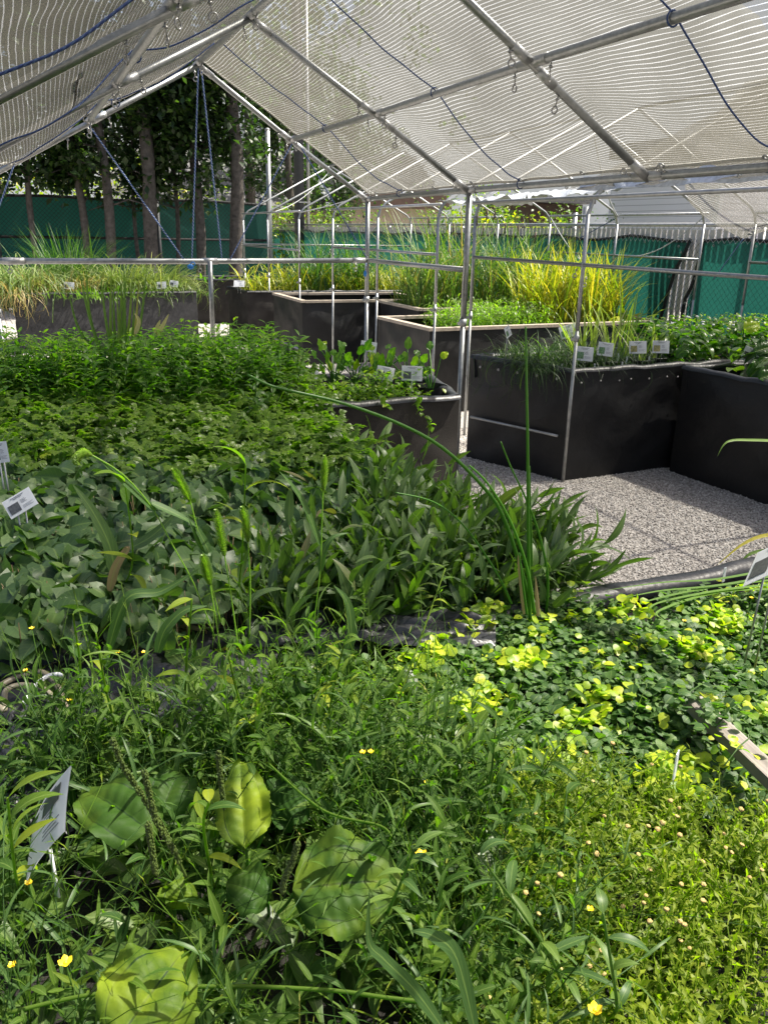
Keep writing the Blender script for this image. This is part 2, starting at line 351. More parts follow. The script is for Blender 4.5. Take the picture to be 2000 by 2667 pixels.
M['heart'] = leafmat('heart_shaped_leaf', [(0, (.035, .078, .030)), (.6, (.085, .150, .052)), (.93, (.11, .19, .050)), (1, (.20, .28, .035))], .26, rough=.42)
M['celery'] = leafmat('lobed_leaf', [(0, (.060, .115, .020)), (.5, (.13, .21, .028)), (.9, (.20, .29, .03)), (1, (.30, .37, .03))], .42, rough=.38)
M['mint'] = leafmat('pointed_mint_leaf', [(0, (.03, .085, .014)), (.6, (.085, .18, .020)), (1, (.24, .33, .02))], .46)
M['lance'] = leafmat('long_lance_leaf', [(0, (.040, .085, .034)), (.6, (.090, .145, .050)), (.9, (.09, .16, .04)), (1, (.20, .16, .09))], .28, rough=.42)
M['lance_bright'] = leafmat('bright_lance_leaf', [(0, (.08, .17, .02)), (.6, (.15, .25, .025)), (1, (.26, .32, .04))], .42)
M['dry'] = leafmat('dry_leaf', [(0, (.16, .10, .055)), (.5, (.32, .22, .13)), (1, (.50, .40, .27))], .25, rough=.8)
M['plantain'] = leafmat('broad_plantain_leaf', [(0, (.045, .12, .020)), (.6, (.07, .17, .022)), (1, (.12, .22, .02))], .38, veins=False, rough=.45)
M['rush'] = leafmat('smooth_green_stalk', [(0, (.045, .15, .015)), (1, (.08, .21, .02))], .22, veins=False, rough=.3)
M['grassA'] = leafmat('pale_arching_grass', [(0, (.09, .15, .05)), (.6, (.18, .26, .09)), (1, (.42, .45, .28))], .3, tcol=(.42, .48, .30))
M['grassB'] = leafmat('dark_upright_grass', [(0, (.02, .06, .015)), (1, (.06, .13, .03))], .3)
M['grassG'] = leafmat('green_grass_blade', [(0, (.07, .11, .03)), (.7, (.15, .21, .06)), (1, (.32, .33, .10))], .3, tcol=(.45, .52, .18))
M['grassT'] = leafmat('tan_grass_blade', [(0, (.22, .20, .07)), (1, (.50, .38, .18))], .3, tcol=(.5, .45, .25))
M['reed'] = leafmat('cattail_blade', [(0, (.05, .12, .02)), (.6, (.11, .21, .03)), (.8, (.24, .27, .06)), (1, (.40, .28, .12))], .28, tcol=(.45, .52, .16))
M['reedY'] = leafmat('yellow_green_iris_blade', [(0, (.15, .26, .015)), (.6, (.34, .38, .03)), (1, (.55, .46, .08))], .3, tcol=(.48, .50, .12))
M['varieg'] = leafmat('cream_striped_blade', [(0, (.22, .27, .09)), (.5, (.36, .38, .17)), (1, (.10, .18, .04))], .3)
M['broad'] = leafmat('glossy_broad_leaf', [(0, (.025, .08, .012)), (.6, (.06, .15, .018)), (.9, (.12, .22, .02)), (1, (.34, .42, .02))], .4, rough=.3)
M['wiry'] = leafmat('wiry_dark_stem', [(0, (.018, .045, .014)), (1, (.05, .10, .03))], .2, veins=False)
M['treeleaf'] = leafmat('dark_tree_leaf', [(0, (.012, .028, .009)), (.7, (.026, .055, .014)), (1, (.06, .10, .022))], .3, veins=False)
M['bush'] = leafmat('shrub_leaf', [(0, (.03, .07, .012)), (.6, (.09, .15, .02)), (1, (.26, .28, .03))], .35, veins=False)
M['bushY'] = leafmat('yellow_shrub_leaf', [(0, (.10, .15, .015)), (.6, (.24, .26, .02)), (1, (.50, .40, .02))], .35, veins=False)
M['seed'] = leafmat('foxtail_bristle', [(0, (.13, .22, .03)), (1, (.32, .42, .08))], .4, veins=False)
M['seedstalk'] = leafmat('seed_spike', [(0, (.045, .080, .014)), (1, (.10, .14, .025))], .2, veins=False)

# ------------------------------------------------------------------ ground, hills
link('gravel_ground', grid(lambda a, b: ((-150 + 300 * a, -60 + 300 * b, 0), (a, b, 0)), 6, 6), M['gravel'], label='pale crushed gravel ground between the raised beds', kind='structure')
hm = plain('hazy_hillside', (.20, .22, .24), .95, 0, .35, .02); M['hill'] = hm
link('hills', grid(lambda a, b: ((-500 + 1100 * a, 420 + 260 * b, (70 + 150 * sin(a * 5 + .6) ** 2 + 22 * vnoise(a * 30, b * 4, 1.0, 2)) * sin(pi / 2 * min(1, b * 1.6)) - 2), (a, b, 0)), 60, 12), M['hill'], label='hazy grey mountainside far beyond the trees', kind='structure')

# ------------------------------------------------------------------ fences
def wires(p0, p1, z0, z1, nrm, off, pitch=.072, r=.0017):
    """chain-link wires: two families of slanted thin bars on the vertical plane p0-p1"""
    p0, p1 = np.array(p0, float), np.array(p1, float); Lh = np.linalg.norm(p1 - p0); d = (p1 - p0) / Lh; hgt = z1 - z0; out = []
    n = np.array(nrm, float); V, Q = [], []
    for sgn in (1, -1):
        for k in range(int((Lh + hgt) / pitch) + 1):
            s0 = k * pitch - (hgt if sgn > 0 else 0); s1 = s0 + hgt * sgn if sgn > 0 else s0 - hgt
            a, b = (s0, z0), (s1, z1)
            def clip(a, b):
                (sa, za), (sb, zb) = a, b; m = (zb - za) / (sb - sa)
                lo, hi = max(0, min(sa, sb)), min(Lh, max(sa, sb))
                if hi - lo < .01: return None
                return (lo, za + m * (lo - sa)), (hi, za + m * (hi - sa))
            c = clip(a, b)
            if not c: continue
            (sa, za), (sb, zb) = c; P = [np.array([*(p0 + d * sa), za]), np.array([*(p0 + d * sb), zb])]
            e = np.array([-(zb - za) * d[0], -(zb - za) * d[1], sb - sa]); e = e / np.linalg.norm(e) * r; nn = np.array([n[0], n[1], 0]) * r
            o = np.array([n[0], n[1], 0]) * (off + sgn * .002); i = len(V)
            for q in P:
                V += [q + o + e, q + o + nn, q + o - e]
            Q += [[i, i + 1, i + 4, i + 3], [i + 1, i + 2, i + 5, i + 4]]
    V = np.array(V); return V, np.array(Q), np.zeros((len(V), 3))
FV = 18.5                                                            # far fence, parallel to X
fl = empty('chain_link_fence', (-1, FV, 0), label='tall chain link fence behind the tree trunks, covered by a dark green windscreen', cat='fence')
fl_top = lambda x: 2.20 + .025 * sin(x * 2.1) - .01 * x * 0
def scr(a, b):
    x = -9 + 14.1 * a; z = .05 + b * (fl_top(x) - .05) - (.03 * abs(sin(x * pi / 3.05 + .4)) * b)
    return (x, FV + .02 * sin(x * 7 + b * 4), z), (a, b, 0)
link('windscreen', grid(scr, 90, 10), M['screen'], fl)
link('hem', cat([tube([(x, FV - .012, fl_top(x) - .03 * abs(sin(x * pi / 3.05 + .4))) for x in np.arange(-9, 5.11, .25)], .028, 6)]), M['dark_hem'], fl)
link('wire_mesh', wires((-9, FV), (5.1, FV), .03, 2.2, (0, -1), .045, .085, .003), M['dark_hem'], fl)
for x in (-7.1, -4.05, -1.0 + .62, 2.72, 5.1): link('post', tube([(x, FV - .09, 0), (x, FV - .09, 2.3)], .045, 8), M['pole'], fl)
link('middle_rail', tube([(-9, FV - .03, 1.42), (5.1, FV - .03, 1.42)], .026, 6), M['dark_hem'], fl)

FU = 6.6
gapT, gapB = [(7.04, 1.66), (7.25, 1.25), (7.40, .62), (7.45, .05)], [(6.86, 1.66), (6.92, 1.25), (7.04, .95), (6.98, .05)]
def edge(tab, z): return float(np.interp(z, [q[1] for q in tab[::-1]], [q[0] for q in tab[::-1]]))
fr_ = empty('chain_link_fence', (FU, 8, 0), label='low chain link fence with two green windscreens and a torn gap showing grey slats', cat='fence')
fz = lambda v: 1.655 - .04 * abs(sin((v - .4) * pi / 1.52)) - .01 * sin(v * 3)
link('windscreen', grid(lambda a, b: ((FU - .03 + .03 * sin(b * 5 + a * 40), edge(gapT, b * 1.66) + (24 - edge(gapT, b * 1.66)) * a, .04 + b * (fz(7.04 + 17 * a) - .04)), (a, b, 0)), 120, 10), M['screen'], fr_)
link('windscreen', grid(lambda a, b: ((FU - .03 + .03 * sin(b * 4 + a * 22), edge(gapB, b * 1.66) - (edge(gapB, b * 1.66) - 1.0) * a, .04 + b * (fz(6.86 - 5.8 * a) - .04)), (a, b, 0)), 60, 10), M['screen'], fr_)
for tab, sg in ((gapT, 1), (gapB, -1)):
    zs = np.linspace(.05, 1.64, 14)
    link('hem', tube([(FU - .05, edge(tab, z) + .008 * sin(z * 20), z) for z in zs], .019, 6), M['dark_hem'], fr_)
    link('hem', tube([(FU - .045, v, fz(v)) for v in (np.arange(7.04, 24, .2) if sg > 0 else np.arange(6.86, 1, -.2))], .017, 6), M['dark_hem'], fr_)
    for G_ in [ring((FU - .07, edge(tab, z) + sg * .03, z), .010, .004, (1, 0, 0)) for z in np.arange(.2, 1.6, .26)] + [ring((FU - .07, v, fz(v) - .05), .010, .004, (1, 0, 0)) for v in (np.arange(7.2, 14, .55) if sg > 0 else np.arange(6.7, 2, -.55))]: link('grommet', G_, M['metal'], fr_)
def slats():
    out = []
    for k in range(int(23 / .09)):
        v = 1 + k * .09; P = []
        full = 6.8 < v < 7.6; out.append(box((FU + .045, v, .87 if full else 1.66), (.012, .062, 1.72 if full else .16)))
    return cat(out)
link('privacy_slats', slats(), M['slat'], fr_)
link('wire_mesh', wires((FU, 1), (FU, 24), 1.60, 1.76, (-1, 0), .085, .075, .0022), M['metal2'], fr_); link('wire_mesh', wires((FU, 6.95), (FU, 7.42), .03, 1.6, (-1, 0), .02, .075, .0022), M['metal2'], fr_)
link('wire_mesh', wires((FU, 3), (FU, 12), .03, 1.64, (-1, 0), .06, .075, .0013), M['dark_hem'], fr_)
link('top_rail', tube([(FU + .02, 1, 1.78), (FU + .02, 24, 1.78)], .021, 8), M['metal2'], fr_)
for v in (3.2, 6.25 , 9.35, 12.4, 15.4, 18.4, 21.5): link('post', tube([(FU + .1, v, 0), (FU + .1, v, 1.93 if v == 9.35 else 1.8)], .03, 8), M['metal2'], fr_)
link('post', tube([(FU + .12, 9.15, 0), (FU + .12, 9.15, 2.0)], .045, 10), M['metal2'], fr_)

# ------------------------------------------------------------------ buildings beyond the fences
b1 = empty('house', (14, 15.3, 0), label='white sided house wall above the right hand fence', cat='house')
link('wall', box((19.0, 17.3, 1.7), (8.2, 4, 3.4)), M['siding'], b1)
link('corner_trim', box((14.87, 15.27, 1.7), (.12, .12, 3.4)), M['white'], b1)
link('roof', cat([box((19, 15.25, 3.5), (8.8, .9, .2)), box((19, 17.3, 3.75), (8.6, 3.9, .35))]), M['roofing'], b1)
b2 = empty('house', (12, 30, 0), label='tan walled house with a brown roof edge beyond the reeds', cat='house')
x0, x1 = atv(915, 540, 29)[0], atv(1150, 540, 29)[0]
link('wall', box(((x0 + x1) / 2, 31, 1.3), (x1 - x0, 4, 2.6)), M['tanwall'], b2)
link('fascia', box(((x0 + x1) / 2, 28.9, 2.72), (x1 - x0 + .6, .3, .5)), M['brownwall'], b2)
link('roof', cat([box(((x0 + x1) / 2, 30 + k * .35, 3.05 + k * .2), (x1 - x0 + .8, .5, .22)) for k in range(8)]), M['roofing'], b2)
b3 = empty('shed', (12, 22, 0), label='dark brown shed behind yellow shrubs beyond the fence', cat='shed')
x0, x1 = atv(1385, 560, 21)[0], atv(1515, 560, 21)[0]
link('wall', box(((x0 + x1) / 2, 22.5, 1.25), (x1 - x0, 3, 2.5)), M['brownwall'], b3)
link('roof', box(((x0 + x1) / 2, 22.4, 2.6), (x1 - x0 + .4, 3.5, .16)), M['roofing'], b3)
b4 = empty('house', (2, 32, 0), label='low house with a grey shingle roof seen between the trunks', cat='house')
c = atv(660, 500, 30); link('wall', box((c[0] - 1, 33, 1.2), (7, 5, 2.4)), M['tanwall'], b4)
link('roof', grid(lambda a, b: ((c[0] - 4.9 + 7.8 * a, 30.2 + 3 * b, 2.35 + 2.1 * b), (a, b, 0)), 4, 4), M['roofing'], b4)
b5 = empty('house', (14, 8, 0), label='dark brown house glimpsed at the far right above the fence', cat='house')
link('wall', box((14.6, 9.3, 1.5), (2.5, 4.5, 3.0)), M['brownwall'], b5); link('roof', box((14.6, 9.3, 3.08), (3.0, 5, .16)), M['roofing'], b5)

# ------------------------------------------------------------------ trees
def tree(px, w_px, v, label, crown_lo=2.5, crown_hi=8.5, n=4600, spread=.95, lean=0):
    base = atv(px, 700, v); x = base[0]; r = w_px * 17.5 / 2110 / 2
    t = empty('tree', (x, v, 0), label=label, cat='tree', group='row of trees in front of the far fence')
    top = [(x + lean * k + .05 * sin(k * 1.3 + px), v + .04 * cos(k * 1.9 + px), k) for k in np.arange(0, crown_hi - 1, .5)]
    rr = [r * (1.12 - .06 * k) if k > .3 else r * 1.35 for k in np.arange(0, crown_hi - 1, .5)]
    rr = [q * (1 + .08 * sin(i * 2.7 + px)) for i, q in enumerate(rr)]
    link('trunk', tube(top, np.maximum(rr, .02), 12), M['bark'], t)
    limbs, cl = [], []
    rs = random.Random(int(px))
    for k in range(26):
        z = rs.uniform(crown_lo, crown_hi - 1.2); a = rs.uniform(0, 2 * pi); Ln = spread * rs.uniform(.5, 1.1) * (1.1 - .5 * abs(z - 4.5) / 5)
        i = min(int(z / .5), len(top) - 1); p = np.array(top[i]); e = p + np.array([cos(a) * Ln, sin(a) * Ln, Ln * rs.uniform(-.1, .5)]); m_ = (p + e) / 2 + np.array([0, 0, .12])
        link('limb', tube([p, m_, e], [max(.015, r * .22), .013, .005], 5), M['bark'], t)
        for q in range(5): cl.append((p + (e - p) * rs.uniform(.35, 1.15), rs.uniform(.18, .42)))
    P = []
    cs = rng.integers(0, len(cl), n)
    for i in cs:
        c_, s_ = cl[i]; P.append(c_ + N_(0, 1, 3) * s_ * np.array([.62, .62, .8]))
    P = np.array(P); P = P[P[:, 2] > crown_lo + .1 + .55 * vnoise(P[:, 0], P[:, 1], 3)]; n2 = len(P)
    T = leaf(.15, .10, 2, 1, 'lance', .2, .3)
    link('crown', scatter(T, P, U(0, 6.3, n2), U(-1.2, .6, n2), U(-.8, .8, n2), U(.6, 1.25, n2)), M['treeleaf'], t)
tree(-60, 26, 17.2, 'dark leafy tree at the far left edge, leaning trunk', 2.2)
tree(103, 13, 17.4, 'slender trunk leftmost of the row, half hidden by hanging leaves', 2.3, 7.5, 3800)
tree(232, 17, 17.3, 'thin leafy trunk second in the row behind the pale grass', 2.2, 8, 4600, lean=-.03)
tree(300, 21, 17.0, 'bare curved grey trunk between the thin leafy trunks', 2.4, 8.5, 4600, lean=-.03)
tree(367, 9, 17.5, 'thinnest sapling trunk in the row', 2.3, 6.5, 2400)
tree(406, 31, 16.9, 'stout dark trunk in the middle of the row', 2.6, 9, 5500, lean=-.02)
tree(464, 10, 17.5, 'slim sapling with leaf tufts down its stem', 2.0, 6.5, 3000)
tree(521, 22, 17.1, 'straight brown trunk behind the gable guy ropes', 2.7, 9, 5500)
tree(620, 32, 16.8, 'thickest straight trunk, rightmost in front of the fence', 2.9, 9.5, 6000)
tree(760, 24, 24.0, 'dark tree behind the steel pole right of the fence end', 2.5, 8, 6000, 1.5)
tree(880, 20, 27.0, 'dark tree over the bare tent frame in the distance', 2.4, 7, 6000, 1.9)
def shrub(name, px, py, v, wx, hz, mat, label, n=1500, group='shrubs beyond the fences', ls=.1, z0=0):
    c_ = atv(px, py, v); x = c_[0]; h = c_[2]
    t = empty(name, (x, v, z0), label=label, cat='shrub', group=group)
    link('stem', cat([tube([(x + U(-.2, .2), v + U(-.2, .2), z0), (x + U(-.4, .4) * wx, v + U(-.3, .3), h * .8)], [.02, .006], 5) for _ in range(6)]), M['bark'], t)
    K = 26; cc = np.stack([x + N_(0, wx * .42, K), v + N_(0, .45, K), z0 + (h - z0) * (.25 + .72 * rng.random(K) ** .7)], -1)
    i = rng.integers(0, K, n); P = cc[i] + N_(0, 1, (n, 3)) * hz; rv = np.clip(.5 + .28 * N_(0, 1, K)[i] + .1 * N_(0, 1, n), 0, 1); P = P[P[:, 2] > z0 + .05]; n2 = len(P)
    link('foliage', scatter(leaf(ls, ls * .6, 2, 1, 'lance', .2, .3), P, U(0, 6.3, n2), U(-1, 1, n2), U(-.8, .8, n2), U(.6, 1.3, n2), rv[:n2]), mat, t)
shrub('shrub', 200, 445, 21, 1.4, .4, M['bushY'], 'pale sunlit shrub glimpsed behind the left trunks', 1800)
shrub('shrub', 70, 470, 21.5, 1.0, .35, M['bush'], 'dull green shrub behind the fence at far left', 1300)
shrub('shrub', 500, 500, 21.5, 1.0, .25, M['bushY'], 'light shrub between the two stout trunks', 1000)
shrub('shrub', 760, 545, 22, 1.3, .25, M['bush'], 'bushy green shrub below the bare tent rafters', 1800)
shrub('shrub', 880, 545, 24, 1.5, .25, M['bush'], 'rounded shrub in front of the tan house', 1500)
shrub('shrub', 1190, 520, 20, .9, .3, M['bush'], 'leafy shrub between the tan house and the dark shed', 2200)
shrub('shrub', 1300, 515, 18.5, .9, .28, M['bush'], 'tall dark shrub left of the shed', 2000)
shrub('shrub', 1420, 575, 17.5, .9, .14, M['bushY'], 'bright yellow shrub just above the slatted fence top', 1300)
shrub('shrub', 1265, 565, 17.8, .8, .14, M['bushY'], 'yellow green shrub peeping over the fence', 1000)
shrub('shrub', 1490, 540, 18.6, .5, .2, M['bush'], 'dark shrub beside the white siding', 1000)
# masses of dark foliage that close the view behind the row
for i, (px, v, wx) in enumerate([(-40, 25, 3.0), (190, 27, 3.2), (380, 26, 3.0), (640, 27, 3.0), (800, 31, 3.4)]):
    x = atv(px, 300, v)[0]; n = 2600
    t = empty('tree', (x, v, 0), label=['dark tree behind the far fence at the left edge', 'tall dark tree behind the pale shrub', 'tall dark tree behind the middle trunks', 'dark tree crown behind the thickest trunk', 'large dark tree beyond the grey poles'][i], cat='tree', group='trees beyond the far fence')
    link('trunk', tube([(x, v, 0), (x + .1, v, 4), (x, v, 9)], [.2, .15, .05], 8), M['bark'], t)
    K = 60; cc = np.stack([x + N_(0, wx * .5, K), v + N_(0, .8, K), U(3.4, 11, K)], -1); j = rng.integers(0, K, n)
    P = cc[j] + N_(0, 1, (n, 3)) * .42
    link('crown', scatter(leaf(.24, .15, 2, 1, 'lance', .2, .3), P, U(0, 6.3, n), U(-1.2, .6, n), U(-.8, .8, n), U(.6, 1.3, n)), M['treeleaf'], t)
p_ = atv(779, 500, 20.5); po = empty('utility_pole', (p_[0], 20.5, 0), label='thick dark utility pole beyond the fence corner', cat='pole')
link('shaft', tube([(p_[0], 20.5, 0), (p_[0], 20.5, 9)], [.13, .11], 14), M['pole'], po); link('conduit', tube([(p_[0] + .2, 20.4, 0), (p_[0] + .2, 20.4, 7.5)], .045, 8), M['metal2'], po)
[link('bracket', box((p_[0] + .1, 20.42, z), (.3, .12, .03)), M['metal2'], po) for z in (2.3, 4.1, 5.9)]
p_ = atv(703, 600, 19); po = empty('steel_pole', (p_[0], 19, 0), label='slim grey steel pole at the end of the tall green fence', cat='pole')
link('shaft', tube([(p_[0], 19, 0), (p_[0], 19, 3.7)], .055, 12), M['metal2'], po); link('cap', blob((p_[0], 19, 3.72), .06, .06, .04), M['metal2'], po)
# overhead wires behind the trees
for k, (za, zb) in enumerate(((3.65, 4.1), (2.75, 3.3))):
    tag(link('overhead_wire', tube([(-9 + 14 * a, 20.2, za + (zb - za) * a - .25 * sin(pi * a)) for a in np.linspace(0, 1, 24)], .012, 5), M['pole']), ['upper dark wire strung behind the trees', 'lower dark wire strung behind the trees'][k], 'wire', 'wires behind the trees')

# ------------------------------------------------------------------ raised beds
def planter(label, poly, h=.78, mat='liner', rim='wood', soil=.1, rimw=.07, name='raised_bed', group='black lined raised beds', wrinkle=.018):
    """poly: corners seen from above, counter-clockwise; boarded box wrapped in black liner, open top"""
    P = np.array(poly, float); c_ = P.mean(0); t = empty(name, (c_[0], c_[1], 0), label=label, cat='raised bed', group=group)
    n = len(P); sides = []
    for i in range(n):
        a, b = P[i], P[(i + 1) % n]; Ls = np.linalg.norm(b - a); d = (b - a) / Ls; no = np.array([d[1], -d[0]])
        def fn(x, z, a=a, b=b, no=no, i=i, Ls=Ls):
            bul = wrinkle * (vnoise(x * Ls * 2.2 + i, z * 2.5, 1.6, i) + .9 * sin(pi * z) + .5 * vnoise(x * Ls * 6, z * 9, 1, i + 3)) * (min(1, 8 * x, 8 * (1 - x)))
            q = a + (b - a) * x + no * bul; return (q[0], q[1], z * h), (x * Ls, z, 0)
        sides.append(grid(fn, max(6, int(Ls * 14)), 16))
    link('liner', cat(sides), M[mat], t)
    rims = []
    for i in range(n):
        a, b = P[i], P[(i + 1) % n]; m_ = (a + b) / 2; d = b - a; Ls = np.linalg.norm(d); d /= Ls; no = np.array([d[1], -d[0]])
        if rim == 'wood':
            m2 = m_ - no * (rimw / 2 - .015); rims.append(box((m2[0], m2[1], h + .016 + .002 * (i % 2)), (Ls + (.02 if i % 2 else -.1), rimw, .03), atan2(d[1], d[0])))
        else:                                                             # liner folded over the edge
            def fr(x, q, a=a, b=b, no=no, Ls=Ls):
                ang = q * pi * 1.1; rr = .034 * (1 + .22 * vnoise(x * Ls * 5, q * 2, 1.5, i)); p = a + (b - a) * x + no * (cos(ang) * rr - .015)
                return (p[0], p[1], h - .012 + sin(ang) * rr * .8 + .006 * vnoise(x * Ls * 7, 0, 1.3, i)), (x * Ls, q, 0)
            rims.append(grid(fr, max(8, int(Ls * 12)), 8))
            a2, b2 = a - no * .04, b - no * .04
            rims.append(grid(lambda x, q, a=a2, b=b2, no=no: ((*(a + (b - a) * x - no * .02 * sin(x * 31 + q * 2)), h - .01 - .14 * q), (x, q, 0)), 20, 3))
    link('rim' if rim == 'wood' else 'folded_edge', cat(rims), M['wood'] if rim == 'wood' else M['linershine'], t)
    Q0 = c_ + (P - c_) * (1 - .05 / np.linalg.norm(P - c_, axis=1).min())
    cor = [Q0[0], Q0[1], Q0[2], Q0[3]] if n >= 4 else Q0
    def sf(x, y):
        q = (cor[0] * (1 - x) + cor[1] * x) * (1 - y) + (cor[3] * (1 - x) + cor[2] * x) * y
        return (q[0], q[1], h - soil + .012 * vnoise(x * 9, y * 9, 1.5, 5)), (x, y, 0)
    link('soil', grid(sf, 30, 30), M['soil'], t)
    return t
planter('long charcoal fabric bed full of pale grasses at the far left', [(-.14, 12.1), (2.27, 12.14), (2.27, 13.3), (-.14, 13.3)], mat='fabric', rim='fold')
planter('small black bed behind the rail post, far between the grass bed and the yellow rushes', [(2.62, 15.3), (3.7, 15.0), (4.0, 16.2), (2.8, 16.3)], mat='fabric2', rim='fold')
planter('far black bed of yellow green rushes', [(3.0, 12.1), (6.2, 11.9), (6.2, 13.2), (2.96, 13.2)], mat='fabric2', rim='fold')
planter('open black bed with pale rim boards and nothing tall planted in it', [(3.2, 10.08), (5.0, 10.0), (5.0, 11.3), (3.2, 11.4)], soil=.22)
planter('wide rimmed black bed holding the tall cattails', [(4.2, 8.75), (6.2, 8.7), (6.3, 9.9), (4.2, 9.9)])
planter('pale rimmed black bed behind the near corner post, feathery plants at its back', [(3.42, 6.88), (6.2, 6.95), (6.2, 8.1), (3.38, 8.02)])
planter("black bed of grasses and potted irises at the right with a pole at its corner", [(3.36, 4.56), (6.1, 4.6), (6.1, 5.5), (3.02, 5.36)], rim="fold")
planter('black bed at the right edge filled with broad leaves', [(4.40, 2.6), (5.7, 2.6), (5.7, 4.5), (4.27, 4.5)], h=.775, rim='fold')
planter('short charcoal bed of potted pickerel plants beyond the mint', [(.95, 3.98), (2.18, 3.98), (2.33, 4.62), (1.1, 5.1)], mat='fabric2', rim='fold')
near_bed = planter('nearest black lined bed, overgrown with weeds and creeping jenny', [(-1.3, -.9), (2.75, -.9), (2.75, 1.545), (-1.3, 1.515)], rim='fold', soil=.05)
mid_bed = planter('second black lined bed full of heart leaves, lobed leaves and mint', [(-1.5, 1.66), (1.02, 1.66), (.94, 3.9), (-1.5, 3.9)], h=.76, rim='fold', soil=.05)

# ------------------------------------------------------------------ canopy frames, cloth and ropes
ZE, ZR = 1.914, 2.722; ZP = (ZE + ZR) / 2
def lerp(a, b, t): return np.array(a, float) * (1 - t) + np.array(b, float) * t
def sleeve(p, d, L=.12, r=.028): p = np.array(p); d = np.array(d, float); d /= np.linalg.norm(d); return tube([p - d * L, p + d * L], r, 12)
def eyebolt(p, parent, d=(0, 0, -1), s=1.0, a=0.0):
    p = np.array(p, float); d = np.array(d, float); d /= np.linalg.norm(d); n = (cos(a), sin(a), 0)
    link('eye_bolt', cat([tube([p, p + d * .045 * s], .0034 * s, 6), ring(p + d * .058 * s, .0145 * s, .0036 * s, n), tube([p + d * .012 * s, p + d * .02 * s], .009 * s, 6)]), M['bolt'], parent)
can = empty('canopy_frame', (1.27, 6.3, 0), label='gable roofed tube frame carrying the big shade cloth overhead', cat='canopy frame')
gx = dict(LE=(-.2, 6.25), L=(.525, 6.30), C=(1.27, 6.27), P=(2.05, 6.66), E=(2.80, 6.92))
FR = [{k: np.array([u, v, {'E': ZE, 'C': ZR}.get(k[-1], ZP)]) for k, (u, v) in gx.items()}]
FR.append({k: np.array(q) for k, q in dict(LE=(-.2, 4.6, ZE), L=(.527, 4.65, ZP), C=(1.265, 4.82, ZR), P=(2.06, 4.96, ZP), E=(2.71, 4.95, ZE)).items()})
FR.append({k: np.array(q) for k, q in dict(LE=(-.2, 2.95, ZE), L=(.53, 2.99, ZP), C=(1.26, 3.1, ZR), P=(2.02, 3.2, ZP), E=(2.70, 3.23, ZE)).items()})
FR.append({k: q + np.array([0, -1.66, 0]) for k, q in FR[2].items()}); FR.append({k: q + np.array([0, -3.3, 0]) for k, q in FR[2].items()})
for k, nm in (('LE', 'eave_rail'), ('L', 'purlin'), ('C', 'ridge_pole'), ('P', 'purlin'), ('E', 'eave_rail')):
    P = [f[k] for f in FR]; link(nm, tube(P, .0185, 14), M['metal'], can)
for i, f in enumerate(FR):
    r = .0178
    lo = np.array([0, 0, -.012])
    link('rafter', tube([f['LE'] + lo, f['L'] + lo, f['C'] + lo], r, 14), M['metal'], can); link('rafter', tube([f['C'] + lo, f['P'] + lo, f['E'] + lo], r, 14), M['metal'], can)
    for k in ('L', 'C', 'P', 'E'):
        d = (FR[min(i + 1, 4)][k] - FR[max(i - 1, 0)][k]); link('joint_sleeve', cat([sleeve(f[k], d, .10, .0222)]), M['metal2'], can)
    for a, b in (('L', 'C'), ('C', 'P'), ('P', 'E'), ('P', 'C'), ('E', 'P')):
        d = f[b] - f[a]; d /= np.linalg.norm(d); link('joint_sleeve', tube([f[a] + lo + d * .03, f[a] + lo + d * .13], .0212, 12), M['metal2'], can)
    for k in ('L', 'P', 'C'):
        eyebolt(f[k] + np.array([0, .14, -.02]), can, (.1, .1, -1), 1, 1.2 + i); eyebolt(f[k] + np.array([0, -.13, -.02]), can, (-.1, 0, -1), 1, .3 + i)
        if k != 'C':
            q = lerp(f[k], f['C'], .17); eyebolt(q + np.array([0, 0, -.03]), can, (.2, -.1, -1), 1, i * .7)
            q = lerp(f[k], f['LE' if k == 'L' else 'E'], .2); eyebolt(q + np.array([0, 0, -.03]), can, (-.1, .2, -1), 1, i * 1.7)
    for o in (-.12, .12): eyebolt(f['E'] + np.array([0, o, .01]), can, (-.8, 0, .25), .9, .4 + o)
def post(parent, top, r=.017, base_shift=(0, 0), mat='metal', split=1.05, clamp=True):
    t = np.array(top, float); b = np.array([t[0] + base_shift[0], t[1] + base_shift[1], 0]); m_ = lerp(b, t, split / t[2])
    p = link('post', cat([tube([b, m_ + (t - b) * .01], r, 12), tube([m_, t], r * 1.14, 12)]), M[mat], parent)
    if clamp: link('clamp', cat([tube([lerp(b, t, .55), lerp(b, t, .575)], r * 1.45, 10), box(tuple(lerp(b, t, .56) + np.array([-.03, -.01, 0])), (.035, .008, .02))]), M['metal2'], parent)
    return p
for f in FR[:2]:
    post(can, f['E'], .0175); post(can, f['LE'], .0175, (.03, 0))
RZ = 1.41
link('end_rail', tube([(-.2, 6.42, RZ), (1.2, 6.52, RZ), (2.79, 6.90, RZ)], .0205, 14), M['metal'], can)
link('side_rail', tube([(2.80, 6.95, RZ), (2.71, 4.97, RZ + .01)], .018, 12), M['metal'], can)
post(can, (1.33, 6.5, RZ), .016, (.0, .05), clamp=False, split=.8)
for q in (-.08, .93, 1.27, 1.62, 2.62): eyebolt((q, 6.47 + .1 * q, RZ - .015), can, (0, 0, -1), .95, pi / 2)
link('joint_sleeve', cat([sleeve((1.34, 6.55, RZ), (1, .1, 0), .06, .024), sleeve((-.05, 6.43, RZ), (1, .05, 0), .07, .024), sleeve((2.7, 6.87, RZ), (1, .2, 0), .06, .024)]), M['metal2'], can)

